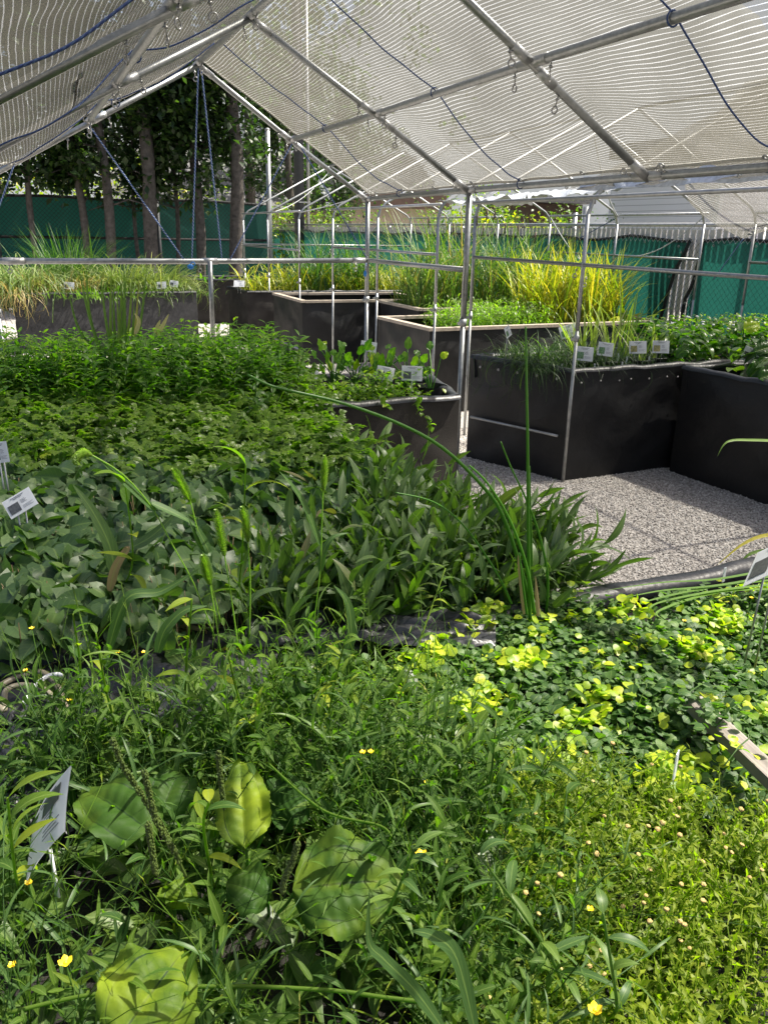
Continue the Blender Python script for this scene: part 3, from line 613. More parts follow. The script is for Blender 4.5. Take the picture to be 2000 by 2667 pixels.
# the cloth: one sheet over both slopes, sagging between the tubes
def interp_frame(k, v):
    vs = [f[k][1] for f in FR][::-1]; return np.array([np.interp(v, vs, [f[k][0] for f in FR][::-1]), v, np.interp(v, vs, [f[k][2] for f in FR][::-1])])
Lslope = sqrt(.745 ** 2 * 4 + (ZR - ZE) ** 2)
def cloth_right(a, b):
    s = a                                              # 0 ridge .. 1 eave
    endv = 6.27 + .62 * s - .30 * max(0, sin(pi * min(1, s * 2)) * .35 if s < .5 else .12 + .95 * sin(pi * (s - .5) * 2)) * .55
    v = 1.28 + (endv - 1.28) * b
    C, P, E = interp_frame('C', min(v, 6.27)), interp_frame('P', min(v, 6.66)), interp_frame('E', min(v, 6.92))
    q = lerp(C, P, s * 2) if s < .5 else lerp(P, E, s * 2 - 1)
    fv = [6.55, 4.9, 3.18, 1.5, -.15]; k = min(range(5), key=lambda i: abs(fv[i] - v)); 
    pan = 0
    for i in range(4):
        if fv[i + 1] <= v <= fv[i]: pan = sin(pi * (v - fv[i + 1]) / (fv[i] - fv[i + 1]))
    sg = sin(pi * (s * 2 % 1.0001)) * (1 if s > .5 else .55)
    z = q[2] + .034 - .085 * pan * sg * (1.0 if s > .5 else .6) - .012 * vnoise(v * 2.4, s * 6, 1.3, 4) * pan
    if s > .5 and v > 6: z -= .05 * sin(pi * (s - .5) * 2) * (v - 6)
    return (q[0] - .02 * pan * sg * (s > .5), v, z), (s * 1.70 + .018 * vnoise(v * 1.7, s * 4, 1, 8) * sg, v, .5)
def cloth_left(a, b):
    s = a; bot = .86 + .12 * float(np.clip((5.2 - (1.28 + 5 * b)) / 1.2, 0, 1))
    endv = 6.27 - .10 * sin(pi * min(1, s * 2)) + (.0 if s < .5 else -.10 * (s - .5) * 2 - .25 * sin(pi * (s - .5) * 2))
    v = 1.28 + (endv - 1.28) * b
    C, P, E = interp_frame('C', min(v, 6.27)), interp_frame('L', min(v, 6.30)), interp_frame('LE', min(v, 6.25))
    t = s * bot + .03 * sin(v * 3.0) * (s > .7) + (.10 * sin(pi * min(1, max(0, (6.2 - v) / 1.5))) * (s - .5) if s > .5 else 0)
    q = lerp(C, P, t * 2) if t < .5 else lerp(P, E, t * 2 - 1)
    fv = [6.3, 4.72, 3.0, 1.35, -.3]; pan = 0
    for i in range(4):
        if fv[i + 1] <= v <= fv[i]: pan = sin(pi * (v - fv[i + 1]) / (fv[i] - fv[i + 1]))
    z = q[2] + .034 - .06 * pan * sin(pi * (t * 2 % 1.0001)) * (1.0 if t < .5 else 1.3) - .014 * vnoise(v * 3, t * 7, 1.2, 9) * pan
    if t > .5: z += -.03 * (t - .5) * 2 - .035 * sin(v * 5.3) * (t - .5) * 1.5
    return (q[0], v, z), (-t * 1.70 + .012 * vnoise(v * 2, t * 5, 1, 3) * pan, v, .5)
cl = empty('shade_cloth', (1.27, 6.2, 2.72), label='large striped grey shade cloth stretched over the canopy frame overhead', cat='shade cloth')
link('right_slope', grid(cloth_right, 56, 170), M['cloth'], cl); link('left_slope', grid(cloth_left, 50, 170), M['cloth'], cl)
def hem(fn, along, a_or_b, r=.006):
    return tube([np.array((fn(t, a_or_b) if along == 'a' else fn(a_or_b, t))[0]) for t in np.linspace(0, 1, 60)], r, 6)
M['hem'] = plain('woven_cloth_hem', (.42, .41, .37), .8, 0, .15, 60)
link('hem', cat([hem(cloth_right, 'a', 1), hem(cloth_left, 'a', 1), hem(cloth_right, 'b', 1, .008), hem(cloth_left, 'b', 1, .008)]), M['hem'], cl)
for t in np.linspace(.12, .96, 9):
    p = np.array(cloth_right(.985, t)[0]); link('grommet', ring(p - np.array([.01, 0, .006]), .013, .004, (.5, 0, 1)), M['metal'], cl)
for t in (.80, .9, .985):
    p = np.array(cloth_left(.985, t)[0]); link('grommet', ring(p - np.array([0, 0, .006]), .013, .004, (-.4, 0, 1)), M['metal'], cl)
for v in (5.72, 4.05, 2.35):
    for fn, kk in ((cloth_right, 1), (cloth_left, -1)):
        b = (v - 1.28) / 5.1; P = [np.array(fn(s, b)[0]) - np.array([0, 0, .010]) for s in np.linspace(.02, .985, 40)]
        link('lacing_rope', tube(P, .0036, 6), M['rope_dark'], cl)
        for s in ((.5, .985) if kk > 0 else (.5,)):
            p = np.array(fn(s, b)[0]); p[2] -= .028; link('rope_loop', ring(p, .024, .0034, (0, 1, 0)), M['rope_dark'], cl)
def rope(a, b, label, sag=.0, mat='rope', r=.0052, group='blue guy ropes of the canopy gable', name='guy_rope'):
    a, b = np.array(a), np.array(b); P = [lerp(a, b, t) - np.array([0, 0, sag * sin(pi * t)]) for t in np.linspace(0, 1, 14)]
    return tag(link(name, tube(P, r, 6), M[mat]), label, 'rope', group)
def onr(px, py): return atv(px, py, 6.47)
rope(FR[0]['C'] + np.array([0, 0, -.03]), onr(500, 672), 'left one of the two steep blue ropes hanging from the ridge end')
rope(FR[0]['C'] + np.array([.02, 0, -.03]), onr(578, 672), 'right one of the two steep blue ropes hanging from the ridge end')
rope(FR[0]['L'] + np.array([0, 0, -.03]), onr(478, 674), 'long slanting blue rope from the left purlin down to the rail')
rope(cloth_left(.985, 1)[0], onr(-60, 700), 'blue rope pulling the drooping left corner of the cloth outwards')
rope(FR[0]['P'] + np.array([0, 0, -.03]), onr(600, 674), 'blue rope from the right purlin slanting left to the rail')
rope(FR[0]['P'] + np.array([.08, 0, -.06]), atv(955, 672, 6.88), 'blue rope from the right purlin slanting down to the corner post', mat='rope_dark')
k = empty('blue_clip', tuple(onr(496, 696)), label='bright blue rope cleat hanging under the rail', cat='clip')
p = onr(496, 694); link('body', blob(p, .026, .012, .02, jit=.3), M['clip'], k); link('hook', ring(p + np.array([.02, 0, .02]), .014, .004, (0, 1, 0)), M['clip'], k)
p = atv(951, 712, 6.8); k = empty('blue_clip', tuple(p), label='small blue rope cleat dangling beside the corner post', cat='clip')
link('body', blob(p, .014, .01, .026, jit=.3), M['clip'], k); link('cord', tube([p, p + np.array([.01, 0, .09])], .004, 6), M['rope'], k)

def row_frame(label, vs, u0=3.35, u1=6.32, mat='metal2', rad=.0125, rails=(1.47,), bent=True, side='frames of the bare tube tents'):
    t = empty('tent_frame', (u0, vs[0], 0), label=label, cat='tent frame', group=side); ue = (u0 + u1) / 2
    zr = 2.66; ze = 1.88
    for nm, u, z in (('eave_rail', u0, ze), ('ridge_pole', ue, zr), ('eave_rail', u1, ze)): link(nm, tube([(u, vs[0] - .04, z), (u, vs[-1] + .04, z)], rad, 10), M[mat], t)
    for v in vs:
        for s, (ua, ub) in enumerate(((u0, ue), (u1, ue))):
            d = np.array([ub - ua, 0, zr - ze]); d /= np.linalg.norm(d)
            P = [(ua, v, ze - .22), (ua, v, ze - .10), tuple(np.array([ua, v, ze - .03]) + d * .03), tuple(np.array([ua, v, ze]) + d * .10), (ub, v, zr - .01)]
            link('rafter', tube(P, rad * 1.05, 10), M[mat], t)
            if not (s == 0 and v < 4): post(t, (ua, v, ze - .1), rad * .95, mat=mat, clamp=(s == 0))
    for z in rails:
        link('side_rail', tube([(u0, vs[0], z), (u0, vs[-1], z)], rad, 10), M['metal'], t); link('side_rail', tube([(u1, vs[0], z - .03), (u1, vs[-1], z - .03)], rad, 10), M['metal'], t)
    for v in vs[::2]:
        eyebolt((u0 - .01, v + .05, 1.45), t, (-.3, 0, -1), .9, 1.2); eyebolt((u0 - .01, v - .06, 1.40), t, (-.2, 0, -1), .9, .2)
    return t
row_frame('nearest neighbouring tube tent frame at the right with one post beside the irises', [1.45, 3.0, 4.54, 6.0])
row_frame('second bare tube tent frame over the rimmed beds', [6.65, 8.0, 9.35])
n3 = row_frame('farthest bare tube tent frame, its rafters rising above the yellow rushes', [10.65, 12.15, 13.6], rails=(1.40,))
link('end_rail', tube([(3.35, 13.6, 1.42), (6.32, 13.6, 1.42)], .014, 8), M['metal'], n3)
for i, (a, b) in enumerate([((3.35, 12.15, 1.86), (4.85, 13.6, 2.6)), ((3.35, 10.65, 1.86), (4.85, 9.35, 2.62)), ((6.32, 8.0, 1.86), (4.85, 6.65, 2.62)), ((6.32, 9.35, 1.86), (6.32, 8.1, 1.2)), ((6.32, 10.65, 1.8), (6.32, 12.0, 1.4)), ((6.32, 6.65, 1.86), (6.32, 7.9, 1.42)), ((6.32, 6.0, 1.86), (6.32, 4.6, 1.42))]):
    rope(a, b, 'pale twisted cord sagging across a bare tube tent frame', .12, 'chain', .006, 'pale cords of the bare tent frames', 'cord')
for i, (v, dv) in enumerate([(4.54, 1.3), (6.0, -1.2), (3.0, 1.1), (8.0, 1.2)]):
    rope((6.32, v, 1.86), (6.32, v + dv, 1.44), ['blue rope slanting behind the near right post', 'blue rope slanting down to the middle of the far side rail', 'blue rope at the far right near the drooping cloth corner', 'blue rope beside the white siding'][i], 0, 'rope_dark', .005, 'blue ropes of the tube tents')

# neighbour's cloth, slumped to the right
c2 = empty('shade_cloth', (4.8, 3, 2.6), label='second striped shade cloth slumping to a corner near the torn fence screen', cat='shade cloth')
def nb_right(a, b):
    s = a; endv = 4.9 + 1.25 * sin(pi / 2 * min(1, s * 1.8)); v = -1.5 + (endv + 1.5) * b
    z = 2.70 - .80 * s - .10 * sin(pi * s) - (.15 * sin(pi * s) + .25 * s * s) * max(0, (v - 5.0) / 1.15) ** 1.4 - .05 * sin(pi * ((v + .1) % 1.53) / 1.53) * sin(pi * s)
    return (4.85 + 1.5 * s, v, z), (s * 1.7 + .03 * vnoise(v * 2, s * 5), v, .5)
def nb_left(a, b):
    s = a; endv = 4.7 - .1 * s + .35 * s * s; v = -1.5 + (endv + 1.5) * b
    z = 2.70 - .76 * s - .06 * sin(pi * ((v + .1) % 1.53) / 1.53) * sin(pi * s) + .02 * vnoise(v * 6, s * 3)
    return (4.85 - 1.46 * s, v, z), (s * 1.7 + .03 * vnoise(v * 2, s * 5), v, .5)
link('right_slope', grid(nb_right, 40, 90), M['cloth'], c2); link('left_slope', grid(nb_left, 40, 90), M['cloth'], c2)
M['foil'] = plain('crinkled_white_cloth_edge', (.62, .66, .70), .35, .35, .35, 30, .8, bs=60)
link('hem', grid(lambda a, b: ((3.40 + .03 * sin(b * 60) + .05 * a, -1 + 5.75 * b, 1.925 + .075 * a + .02 * vnoise(b * 40, a * 3, 1, 3) * (.3 + a)), (a, b, 0)), 4, 140), M['foil'], c2)
link('loose_edge', grid(lambda a, b: ((3.42 + .55 * a + .06 * sin(b * 17), 4.6 + 2.1 * b - .2 * a * b, 1.905 + (.13 * a - .10 * b * a) + .030 * vnoise(b * 26, a * 8, 1, 3) + .05 * (b > .85) * -a), (a, b, 0)), 16, 80), M['foil'], c2)
link('grommet', cat([ring((3.42, v, 1.955), .012, .004, (1, 0, 0)) for v in (2.6, 3.4, 4.2, 4.9)] + [ring(np.array(nb_right(.97, .985)[0]) - np.array([0, 0, .008]), .015, .005, (0, .3, 1))]), M['metal'], c2)
rope(nb_right(1, 1)[0], (6.5, 6.6, 1.25), 'blue rope tied to the slumped corner of the second cloth', 0, 'rope', .005, 'blue ropes of the tube tents')

# ------------------------------------------------------------------ plant templates
def plant(stem_h, n, lf, lean=.15, r=.0016, up=(.5, 1.0), droop=0, t0=.15, opp=False, seed=0, stem_seg=4, ls=(.7, 1.1), taper=True):
    """one upright stem along +Z with n leaves (copies of the template lf) round it"""
    rs = np.random.default_rng(seed); d = rs.uniform(-1, 1, 2) * lean; b = rs.uniform(-1, 1, 2) * lean
    f = lambda t: np.array([d[0] * t + b[0] * t * t, d[1] * t + b[1] * t * t, t]) * stem_h
    S = tube([f(t) for t in np.linspace(0, 1, 6)], np.linspace(r, r * .45, 6), stem_seg); S[2][:, 2] = .4; S[2][:, 0] = .5; S[2][:, 1] = .02
    ts = np.linspace(t0, 1, n); az = (np.arange(n) // 2 * (pi / 2) + np.arange(n) % 2 * pi) if opp else np.arange(n) * 2.4 + rs.uniform(0, 6)
    if opp: ts = np.repeat(np.linspace(t0, 1, (n + 1) // 2), 2)[:n]
    P = np.array([f(t) for t in ts]); sc_ = rs.uniform(*ls, n) * (1 - .45 * ts if taper else 1)
    V, Q, L = lf; R = rots(az + rs.normal(0, .25, n), rs.uniform(up[0], up[1], n) + .25 * ts, rs.uniform(-.3, .3, n)) * sc_[:, None, None]
    VV = np.einsum('nij,kj->nki', R, V) + P[:, None]; QQ = Q[None] + (np.arange(n) * len(V))[:, None, None]; LL = np.broadcast_to(L[None], (n, len(V), 3)).copy(); LL[:, :, 2] = (.15 + .8 * ts ** 1.5 * rs.uniform(.5, 1.1, n))[:, None]
    return cat([S, (VV.reshape(-1, 3), QQ.reshape(-1, 4), LL.reshape(-1, 3))])
def blades(P, L_, W, bend, tilt, s=(.6, 1.1), rnd=None, az=None, rows=8, fold=.35):
    Ts = [leaf(L_, W, rows, 1, 'blade', fold, bend * q) for q in (.5, .9, 1.3)]; n = len(P)
    return multi(Ts, P, U(0, 2 * pi, n) if az is None else az, pi / 2 - np.abs(N_(0, tilt, n)), U(-.4, .4, n), U(*s, n), rnd)
lw = [leaf(*q, 5, 1, 'lance', .35, b, seed=i) for i, (b, q) in enumerate(((.1, (.055, .010)), (.35, (.070, .0155)), (.7, (.085, .013)), (.5, (.050, .018))))]
S1 = [plant(.17 + .025 * (i % 4), 10 + i % 5, lw[i % 4], .35, .0015, (.3, 1.1), seed=i, ls=(.5, 1.3)) for i in range(12)]
S1b = [plant(.30, 9, leaf(.12, .010, 6, 1, 'blade', .3, .6), .4, .0016, (.5, 1.1), seed=20 + i) for i in range(4)]
thin = [plant(.26, 10, leaf(.03, .0035, 2, 1, 'lance', .2, .3), .55, .0010, (.3, 1.2), seed=40 + i, stem_seg=3) for i in range(5)]
basal = [leaf(.11, .034, 6, 1, 'spoon', .25, b) for b in (.3, .7)]
z_weed = [(0, 1490), (130, 1460), (300, 1470), (430, 1450), (500, 1380), (620, 1370), (740, 1370), (800, 1420), (900, 1480), (1090, 1560), (1190, 1720), (1190, 1850), (1120, 2230), (-60, 2260), (-60, 1500)]
z_money = [(760, 1425), (880, 1395), (1000, 1320), (1030, 1270), (1130, 1230), (1280, 1290), (1400, 1330), (1500, 1270), (1700, 1240), (1700, 1640), (1640, 1700), (1500, 1690), (1130, 1650), (1060, 1560), (900, 1490)]
z_button = [(1130, 1640), (1400, 1600), (1520, 1680), (1700, 1720), (1700, 2260), (1060, 2260), (1120, 1900)]
CZ = .80                                                              # level of the leaves' feet in the near bed
NB = (-1.1, 2.6, -.35, 1.5)
def stuff(name, T, mat, label): return link(name, T, M[mat], label=label, kind='stuff')
P = zone(z_weed, .93, 11500, *NB); P = P[rng.random(len(P)) < .66 + .5 * vnoise(P[:, 0], P[:, 1], 7, 4)]; P[:, 2] = .755; n = len(P)
yel = np.clip(.42 + .30 * vnoise(P[:, 0], P[:, 1], 4.5, 2) + N_(0, .16, n), 0, 1)
hgt = U(.62, 1.0, n) * np.clip(.72 + .45 * (P[:, 1] - .1), .62, 1.05)
stuff('leafy_weeds', multi(S1, P, U(0, 6.3, n), N_(0, .26, n), N_(0, .26, n), hgt, yel), 'weed', 'dense tangle of narrow leaved green weeds filling the nearest bed')
P = zone(z_weed, .95, 900, *NB); P[:, 2] = .76; n = len(P)
stuff('grass_blades', multi(S1b, P, U(0, 6.3, n), N_(0, .3, n), N_(0, .3, n), U(.6, 1.05, n)), 'weed_blue', 'blue green grass blades mixed through the weeds')
P = zone(z_weed, .93, 9500, *NB); P[:, 2] = .765; n = len(P)
stuff('wiry_weeds', multi(thin, P, U(0, 6.3, n), N_(0, .4, n), N_(0, .4, n), U(.6, 1.15, n), np.clip(N_(.6, .25, n), 0, 1)), 'weed', 'thin wiry stems threaded between the weeds')
P = zone([(-80, 1480), (500, 1420), (760, 1440), (1080, 1600), (1180, 1720), (1180, 2300), (-80, 2300)], .82, 6500, *NB); P[:, 2] = U(.74, .80, len(P)); n = len(P)
stuff('basal_leaves', multi(basal, P, U(0, 6.3, n), U(.1, 1.0, n), U(-.5, .5, n), U(.5, 1.1, n)), 'under', 'dark spoon shaped leaves low among the weeds')
P = zone([(520, 1300), (1000, 1340), (1200, 1640), (1200, 2260), (300, 2260), (420, 1500)], .90, 26000, *NB); P[:, 2] = .765; n = len(P)
stuff('fine_grass', multi([leaf(.13, .0032, 6, 1, 'blade', .3, b) for b in (.3, .8, 1.4)], P, U(0, 6.3, n), U(.5, 1.45, n), U(-.4, .4, n), U(.5, 1.15, n), np.clip(N_(.5, .25, n), 0, 1)), 'fine', 'fine bright green grass woven through the weeds at centre')
P = zone([(1100, 1620), (1400, 1600), (1700, 1740), (1700, 2260), (1060, 2260)], .86, 9000, *NB); P[:, 2] = .765; n = len(P)
stuff('fine_grass', multi([leaf(.08, .003, 5, 1, 'blade', .3, b) for b in (.3, 1.2)], P, U(0, 6.3, n), U(.3, 1.4, n), U(-.4, .4, n), U(.5, 1.15, n), np.clip(N_(.6, .25, n), 0, 1)), 'fine', 'thin yellow green stems among the olive carpet')
# olive button weed carpet, lower right
lb = [leaf(.030, .0075, 5, 1, 'spoon', .3, b, tooth=.9, seed=i) for i, b in enumerate((.1, .5))]
SB = [plant(.085, 12, lb[i % 2], .5, .0013, (.2, .9), seed=60 + i, t0=.1, ls=(.6, 1.2)) for i in range(7)]
P = zone(z_button, .85, 34000, *NB); P[:, 2] = .765 + .02 * vnoise(P[:, 0], P[:, 1], 5); n = len(P)
stuff('button_weed_carpet', multi(SB, P, U(0, 6.3, n), N_(0, .35, n), N_(0, .35, n), U(.65, 1.2, n), np.clip(.45 + .3 * vnoise(P[:, 0], P[:, 1], 6, 5) + N_(0, .15, n), 0, 1)), 'button_leaf', 'low carpet of olive green toothed leaves in the lower right of the nearest bed')
P = zone(z_button, .86, 450, *NB); P[:, 2] = .76; n = len(P)
stuff('grass_blades', multi(S1b, P, U(0, 6.3, n), N_(0, .35, n), N_(0, .35, n), U(.4, .8, n)), 'weed_blue', 'scattered blue green blades rising out of the olive carpet')
# creeping jenny: dark and golden
lr = [leaf(.0185, .0185, 4, 1, 'round', f, b) for f, b in ((.15, .35), (.3, .1), (-.1, .5))]
def mound(u, v): return .80 + .035 * vnoise(u, v, 4.2, 1) + .03 * np.exp(-((u - 1.2) ** 2 + (v - 1.3) ** 2) / .08)
P = zone(z_money, .83, 52000, .3, 2.5, .5, 1.53); n = len(P); top = mound(P[:, 0], P[:, 1]); P[:, 2] = top - np.abs(N_(0, .018, n))
gm = vnoise(P[:, 0] + .3, P[:, 1] * 1.9, 7.0, 6) + .45 * vnoise(P[:, 0], P[:, 1], 15, 2) + .10 * (P[:, 0] - 1.0)
gold = (rng.random(n) < 1 / (1 + np.exp(-(gm - .44) * 8))) & (P[:, 2] > top - .022)
D = P[~gold]; G = P[gold]; nd_ = len(D); G[:, 2] += .012
stuff('creeping_jenny', multi(lr, D, U(0, 6.3, nd_), N_(.05, .45, nd_), N_(0, .35, nd_), U(.55, 1.25, nd_)), 'money_dark', 'mat of small round dark green leaves spilling across the bed at right')
stuff('golden_creeping_jenny', multi(lr, G, U(0, 6.3, len(G)), N_(.2, .5, len(G)), N_(0, .4, len(G)), U(.6, 1.35, len(G))), 'money_gold', 'bright yellow green patches of round leaves within the dark mat')
# ---- middle bed
MB_ = (-1.45, 1.35, 1.55, 3.95)
lh = [leaf(.062, .058, 6, 2, 'heart', f, b, notch=.28, wav=.02, seed=i) for i, (f, b) in enumerate(((.22, .5), (.35, .25), (.1, .8)))]
z_heart = [(-60, 930), (110, 925), (420, 945), (720, 945), (800, 985), (700, 1090), (560, 1150), (480, 1230), (300, 1330), (120, 1360), (-60, 1400)]
P = zone(z_heart, .95, 12000, *MB_); n = len(P); cz = .915 + .03 * vnoise(P[:, 0], P[:, 1], 4, 7) + .03 * (P[:, 1] - 1.7)
P[:, 2] = cz - np.abs(N_(0, .045, n))
faz = pi + N_(0, 1.1, n) + .3
stuff('heart_leaf_plants', multi(lh, P, faz, N_(-.32, .42, n), N_(0, .48, n), U(.4, 1.3, n), np.clip(.45 + .2 * vnoise(P[:, 0], P[:, 1], 8, 2) + N_(0, .18, n), 0, 1)), 'heart', 'thicket of dark heart shaped leaves in the middle bed at left')
P2 = P[::5].copy(); n = len(P2); P2[:, 2] = .74
stuff('heart_leaf_stems', multi([plant(.18, 1, leaf(.01, .004, 2), .2, .0022, seed=90 + i) for i in range(3)], P2, U(0, 6, n), N_(0, .15, n), 0, U(.8, 1.05, n)), 'dry', 'reddish stems under the heart shaped leaves')
# lobed leaves
def lobed():
    out = []
    for a, s in ((0, 1.0), (.95, .8), (-.95, .8)):
        for b, q in ((0, 1.0), (.6, .75), (-.6, .75)):
            V, Q, L = leaf(.024 * s * q, .013 * s, 3, 1, 'lobe', .2, .3); R = rots([-(a + b)], [0.], [0.])[0]; o = np.array([sin(a) * .012, cos(a) * .012, .0]) * (1 if a else .9)
            out.append((V @ R.T + o, Q, L))
    return cat(out)
T = lobed(); z_cel = [(-80, 745), (80, 735), (200, 755), (420, 760), (540, 740), (610, 770), (690, 840), (740, 910), (800, 960), (700, 965), (420, 965), (110, 955), (-80, 945)]
P = zone(z_cel, 1.0, 26000, -2.2, 1.25, 2.3, 4.6); P = P[P[:, 1] < 3.98]; n = len(P); cz = .985 + .05 * vnoise(P[:, 0], P[:, 1], 3.2, 3) + .075 * np.clip(P[:, 1] - 2.8, 0, 1.1); P[:, 2] = cz - np.abs(N_(0, .06, n))
rv = np.clip(.45 + .25 * vnoise(P[:, 0], P[:, 1], 9, 3) + N_(0, .15, n), 0, 1)
stuff('lobed_leaf_plants', scatter(T, P, N_(pi, 1.4, n), N_(-.15, .4, n), N_(0, .4, n), U(.9, 1.7, n), rv), 'celery', 'dense mound of glossy lobed green leaves at the back of the middle bed')
# pointed mint behind and above
lm = [leaf(.085, .024, 4, 1, 'lance', .3, b) for b in (.3, .7)]
SM = [plant(.30, 20, lm[i % 2], .15, .0022, (.0, .6), seed=100 + i, opp=True, t0=.25) for i in range(5)]
z_mint = [(-20, 730), (60, 720), (190, 705), (330, 700), (440, 700), (500, 712), (570, 742), (630, 790), (600, 800), (500, 790), (330, 795), (80, 795), (-40, 790)]
P = zone(z_mint, 1.10, 9000, -2.2, 1.3, 2.9, 5.0); P = P[(P[:, 1] < 3.95)]; P[:, 2] = .835; n = len(P)
stuff('mint_plants', multi(SM, P, U(0, 6, n), N_(0, .13, n), N_(0, .13, n), U(.75, 1.30, n), np.clip(N_(.5, .2, n), 0, 1)), 'mint', 'upright mint like stems with pointed leaves along the back of the middle bed')
# long lance leaves
ll = [leaf(.130, .029, 8, 1, 'lance', .25, b, wav=.03, seed=i) for i, b in enumerate((.15, .45, .8))]
SL = [plant(.20, 10, ll[i % 3], .25, .0035, (.75, 1.25), seed=120 + i, t0=.05, ls=(.6, 1.0), taper=False) for i in range(7)]
z_lance = [(480, 1210), (640, 1060), (740, 955), (820, 900), (900, 915), (1000, 935), (1090, 935), (1180, 975), (1190, 1040), (1240, 1130), (1220, 1210), (1120, 1230), (960, 1270), (760, 1300), (560, 1300)]
P = zone([(x, y + 22) for x, y in z_lance], 1.0, 4600, *MB_); P = P[P[:, 0] < 1.08]; P[:, 2] = .72; n = len(P)
stuff('lance_leaf_plants', multi(SL, P, U(0, 6, n), N_(0, .28, n), N_(0, .28, n), U(.70, 1.05, n), np.clip(N_(.5, .28, n), 0, 1)), 'lance', 'crowd of grey green lance shaped leaves at the right end of the middle bed')
P = np.stack([np.r_[U(.90, 1.10, 150), U(1.02, 1.18, 55)], np.r_[U(1.64, 2.9, 150), U(1.62, 1.95, 55)], np.r_[U(.66, .76, 150), U(.70, .78, 55)]], -1); n = len(P)
stuff('sprawling_lance_leaves', multi(SL, P, N_(0, .35, n), N_(0, .3, n), N_(.85, .3, n), U(.65, 1.1, n), np.clip(N_(.6, .25, n), 0, 1)), 'lance', 'lance leaves flopping over the bed edge onto the path side')
P = zone([(520, 1150), (820, 1130), (980, 1170), (980, 1270), (740, 1320), (560, 1310), (460, 1220)], .86, 900, *MB_); P[:, 2] = .74; n = len(P)
stuff('young_lance_leaves', multi(SL, P, U(0, 6, n), N_(0, .35, n), N_(0, .35, n), U(.45, .8, n), np.clip(N_(.55, .25, n), 0, 1)), 'lance_bright', 'bright yellow green young leaves at the front of the middle bed')
P = zone([(250, 1290), (560, 1260), (760, 1230), (1180, 1190), (1200, 1250), (1000, 1300), (780, 1330), (500, 1420), (200, 1440)], .78, 1500, *MB_); P[:, 2] = U(.745, .81, len(P)); n = len(P)
stuff('dead_leaves', multi([leaf(.12, .016, 6, 1, 'lance', .5, b, wav=.08, seed=i) for i, b in enumerate((.2, .8))], P, N_(1.2, .9, n), N_(0, .25, n), U(-1, 1, n), U(.5, 1.3, n)), 'dry', 'tan dead leaves lying along the front edge of the middle bed')

# ------------------------------------------------------------------ single plants one can point to
def grow(name, label, cat_, parts, base, group=None):
    t = empty(name, tuple(base), label=label, cat=cat_, group=group)
    for nm, T, mt in parts: link(nm, T, M[mt], t)
    return t
def curve(pts, n=30):
    P = np.array(pts, float); t = np.linspace(0, 1, len(P)); q = np.linspace(0, 1, n)
    for _ in range(1):                                                   # Catmull-Rom
        out = []
        for x in q:
            f = x * (len(P) - 1); i = min(int(f), len(P) - 2); u = f - i
            p0, p1, p2, p3 = P[max(i - 1, 0)], P[i], P[i + 1], P[min(i + 2, len(P) - 1)]
            out.append(.5 * ((2 * p1) + (-p0 + p2) * u + (2 * p0 - 5 * p1 + 4 * p2 - p3) * u * u + (-p0 + 3 * p1 - 3 * p2 + p3) * u ** 3))
    return np.array(out)
def pv(pts, v): return [atv(x, y, v) for x, y in pts]
def ribbon(C, W, up=(0, 0, 1), rnd=.5, prof=None, fold=.2):
    """a leaf blade that follows the curve C"""
    C = np.asarray(C); n = len(C); V, L = [], []; up = np.array(up, float)
    d = np.gradient(C, axis=0)
    for i in range(n):
        t = i / (n - 1); ww = W / 2 * (prof(t) if prof else max(.05, min(1, .5 + 3 * t) * (1 - t ** 2.5))); di = d[i] / np.linalg.norm(d[i])
        s = np.cross(di, up); s /= np.linalg.norm(s) + 1e-9; nn = np.cross(s, di)
        for a in (-1, 0, 1): V.append(C[i] + s * a * ww + nn * abs(a) * ww * fold); L.append((a, t, rnd))
    Q = [[j * 3 + i, j * 3 + i + 1, (j + 1) * 3 + i + 1, (j + 1) * 3 + i] for j in range(n - 1) for i in range(2)]
    return np.array(V), np.array(Q), np.array(L)
# rushes
RV = 1.42
rushes = [([(1380, 1612), (1376, 1400), (1374, 1150), (1371, 980), (1369, 850)], .0044, 0), ([(1386, 1605), (1362, 1500), (1312, 1350), (1262, 1272), (1160, 1172), (1050, 1108), (900, 1052), (760, 1018), (700, 1002), (645, 975)], .0050, .04),
          ([(1392, 1600), (1372, 1480), (1330, 1360), (1272, 1262), (1222, 1212)], .0042, -.03), ([(1422, 1610), (1426, 1500), (1402, 1385), (1370, 1300), (1330, 1215), (1304, 1150)], .0036, .05),
          ([(1384, 1610), (1384, 1450), (1381, 1320), (1379, 1214)], .0038, .07), ([(1332, 1572), (1292, 1490), (1210, 1372), (1130, 1308), (1030, 1283)], .0030, -.02), ([(1372, 1600), (1360, 1510), (1352, 1440)], .0032, -.05)]
t = empty('rush_clump', tuple(atv(1385, 1610, RV)), label='smooth green hollow stalks rising from the creeping jenny, one arching far left', cat='rush')
for pts, r, dv in rushes:
    C = curve(pv(pts, RV + dv), 34); link('stalk', tube(C, np.linspace(r, r * .42, 34), 10, U(.2, .9)), M['rush'], t)
for pts in ([(1366, 1600), (1360, 1540), (1352, 1470), (1349, 1445)], [(1402, 1605), (1399, 1560), (1394, 1500)]): link('dry_sheath', ribbon(curve(pv(pts, RV - .03), 10), .012, (0, 1, .2)), M['dry'], t)
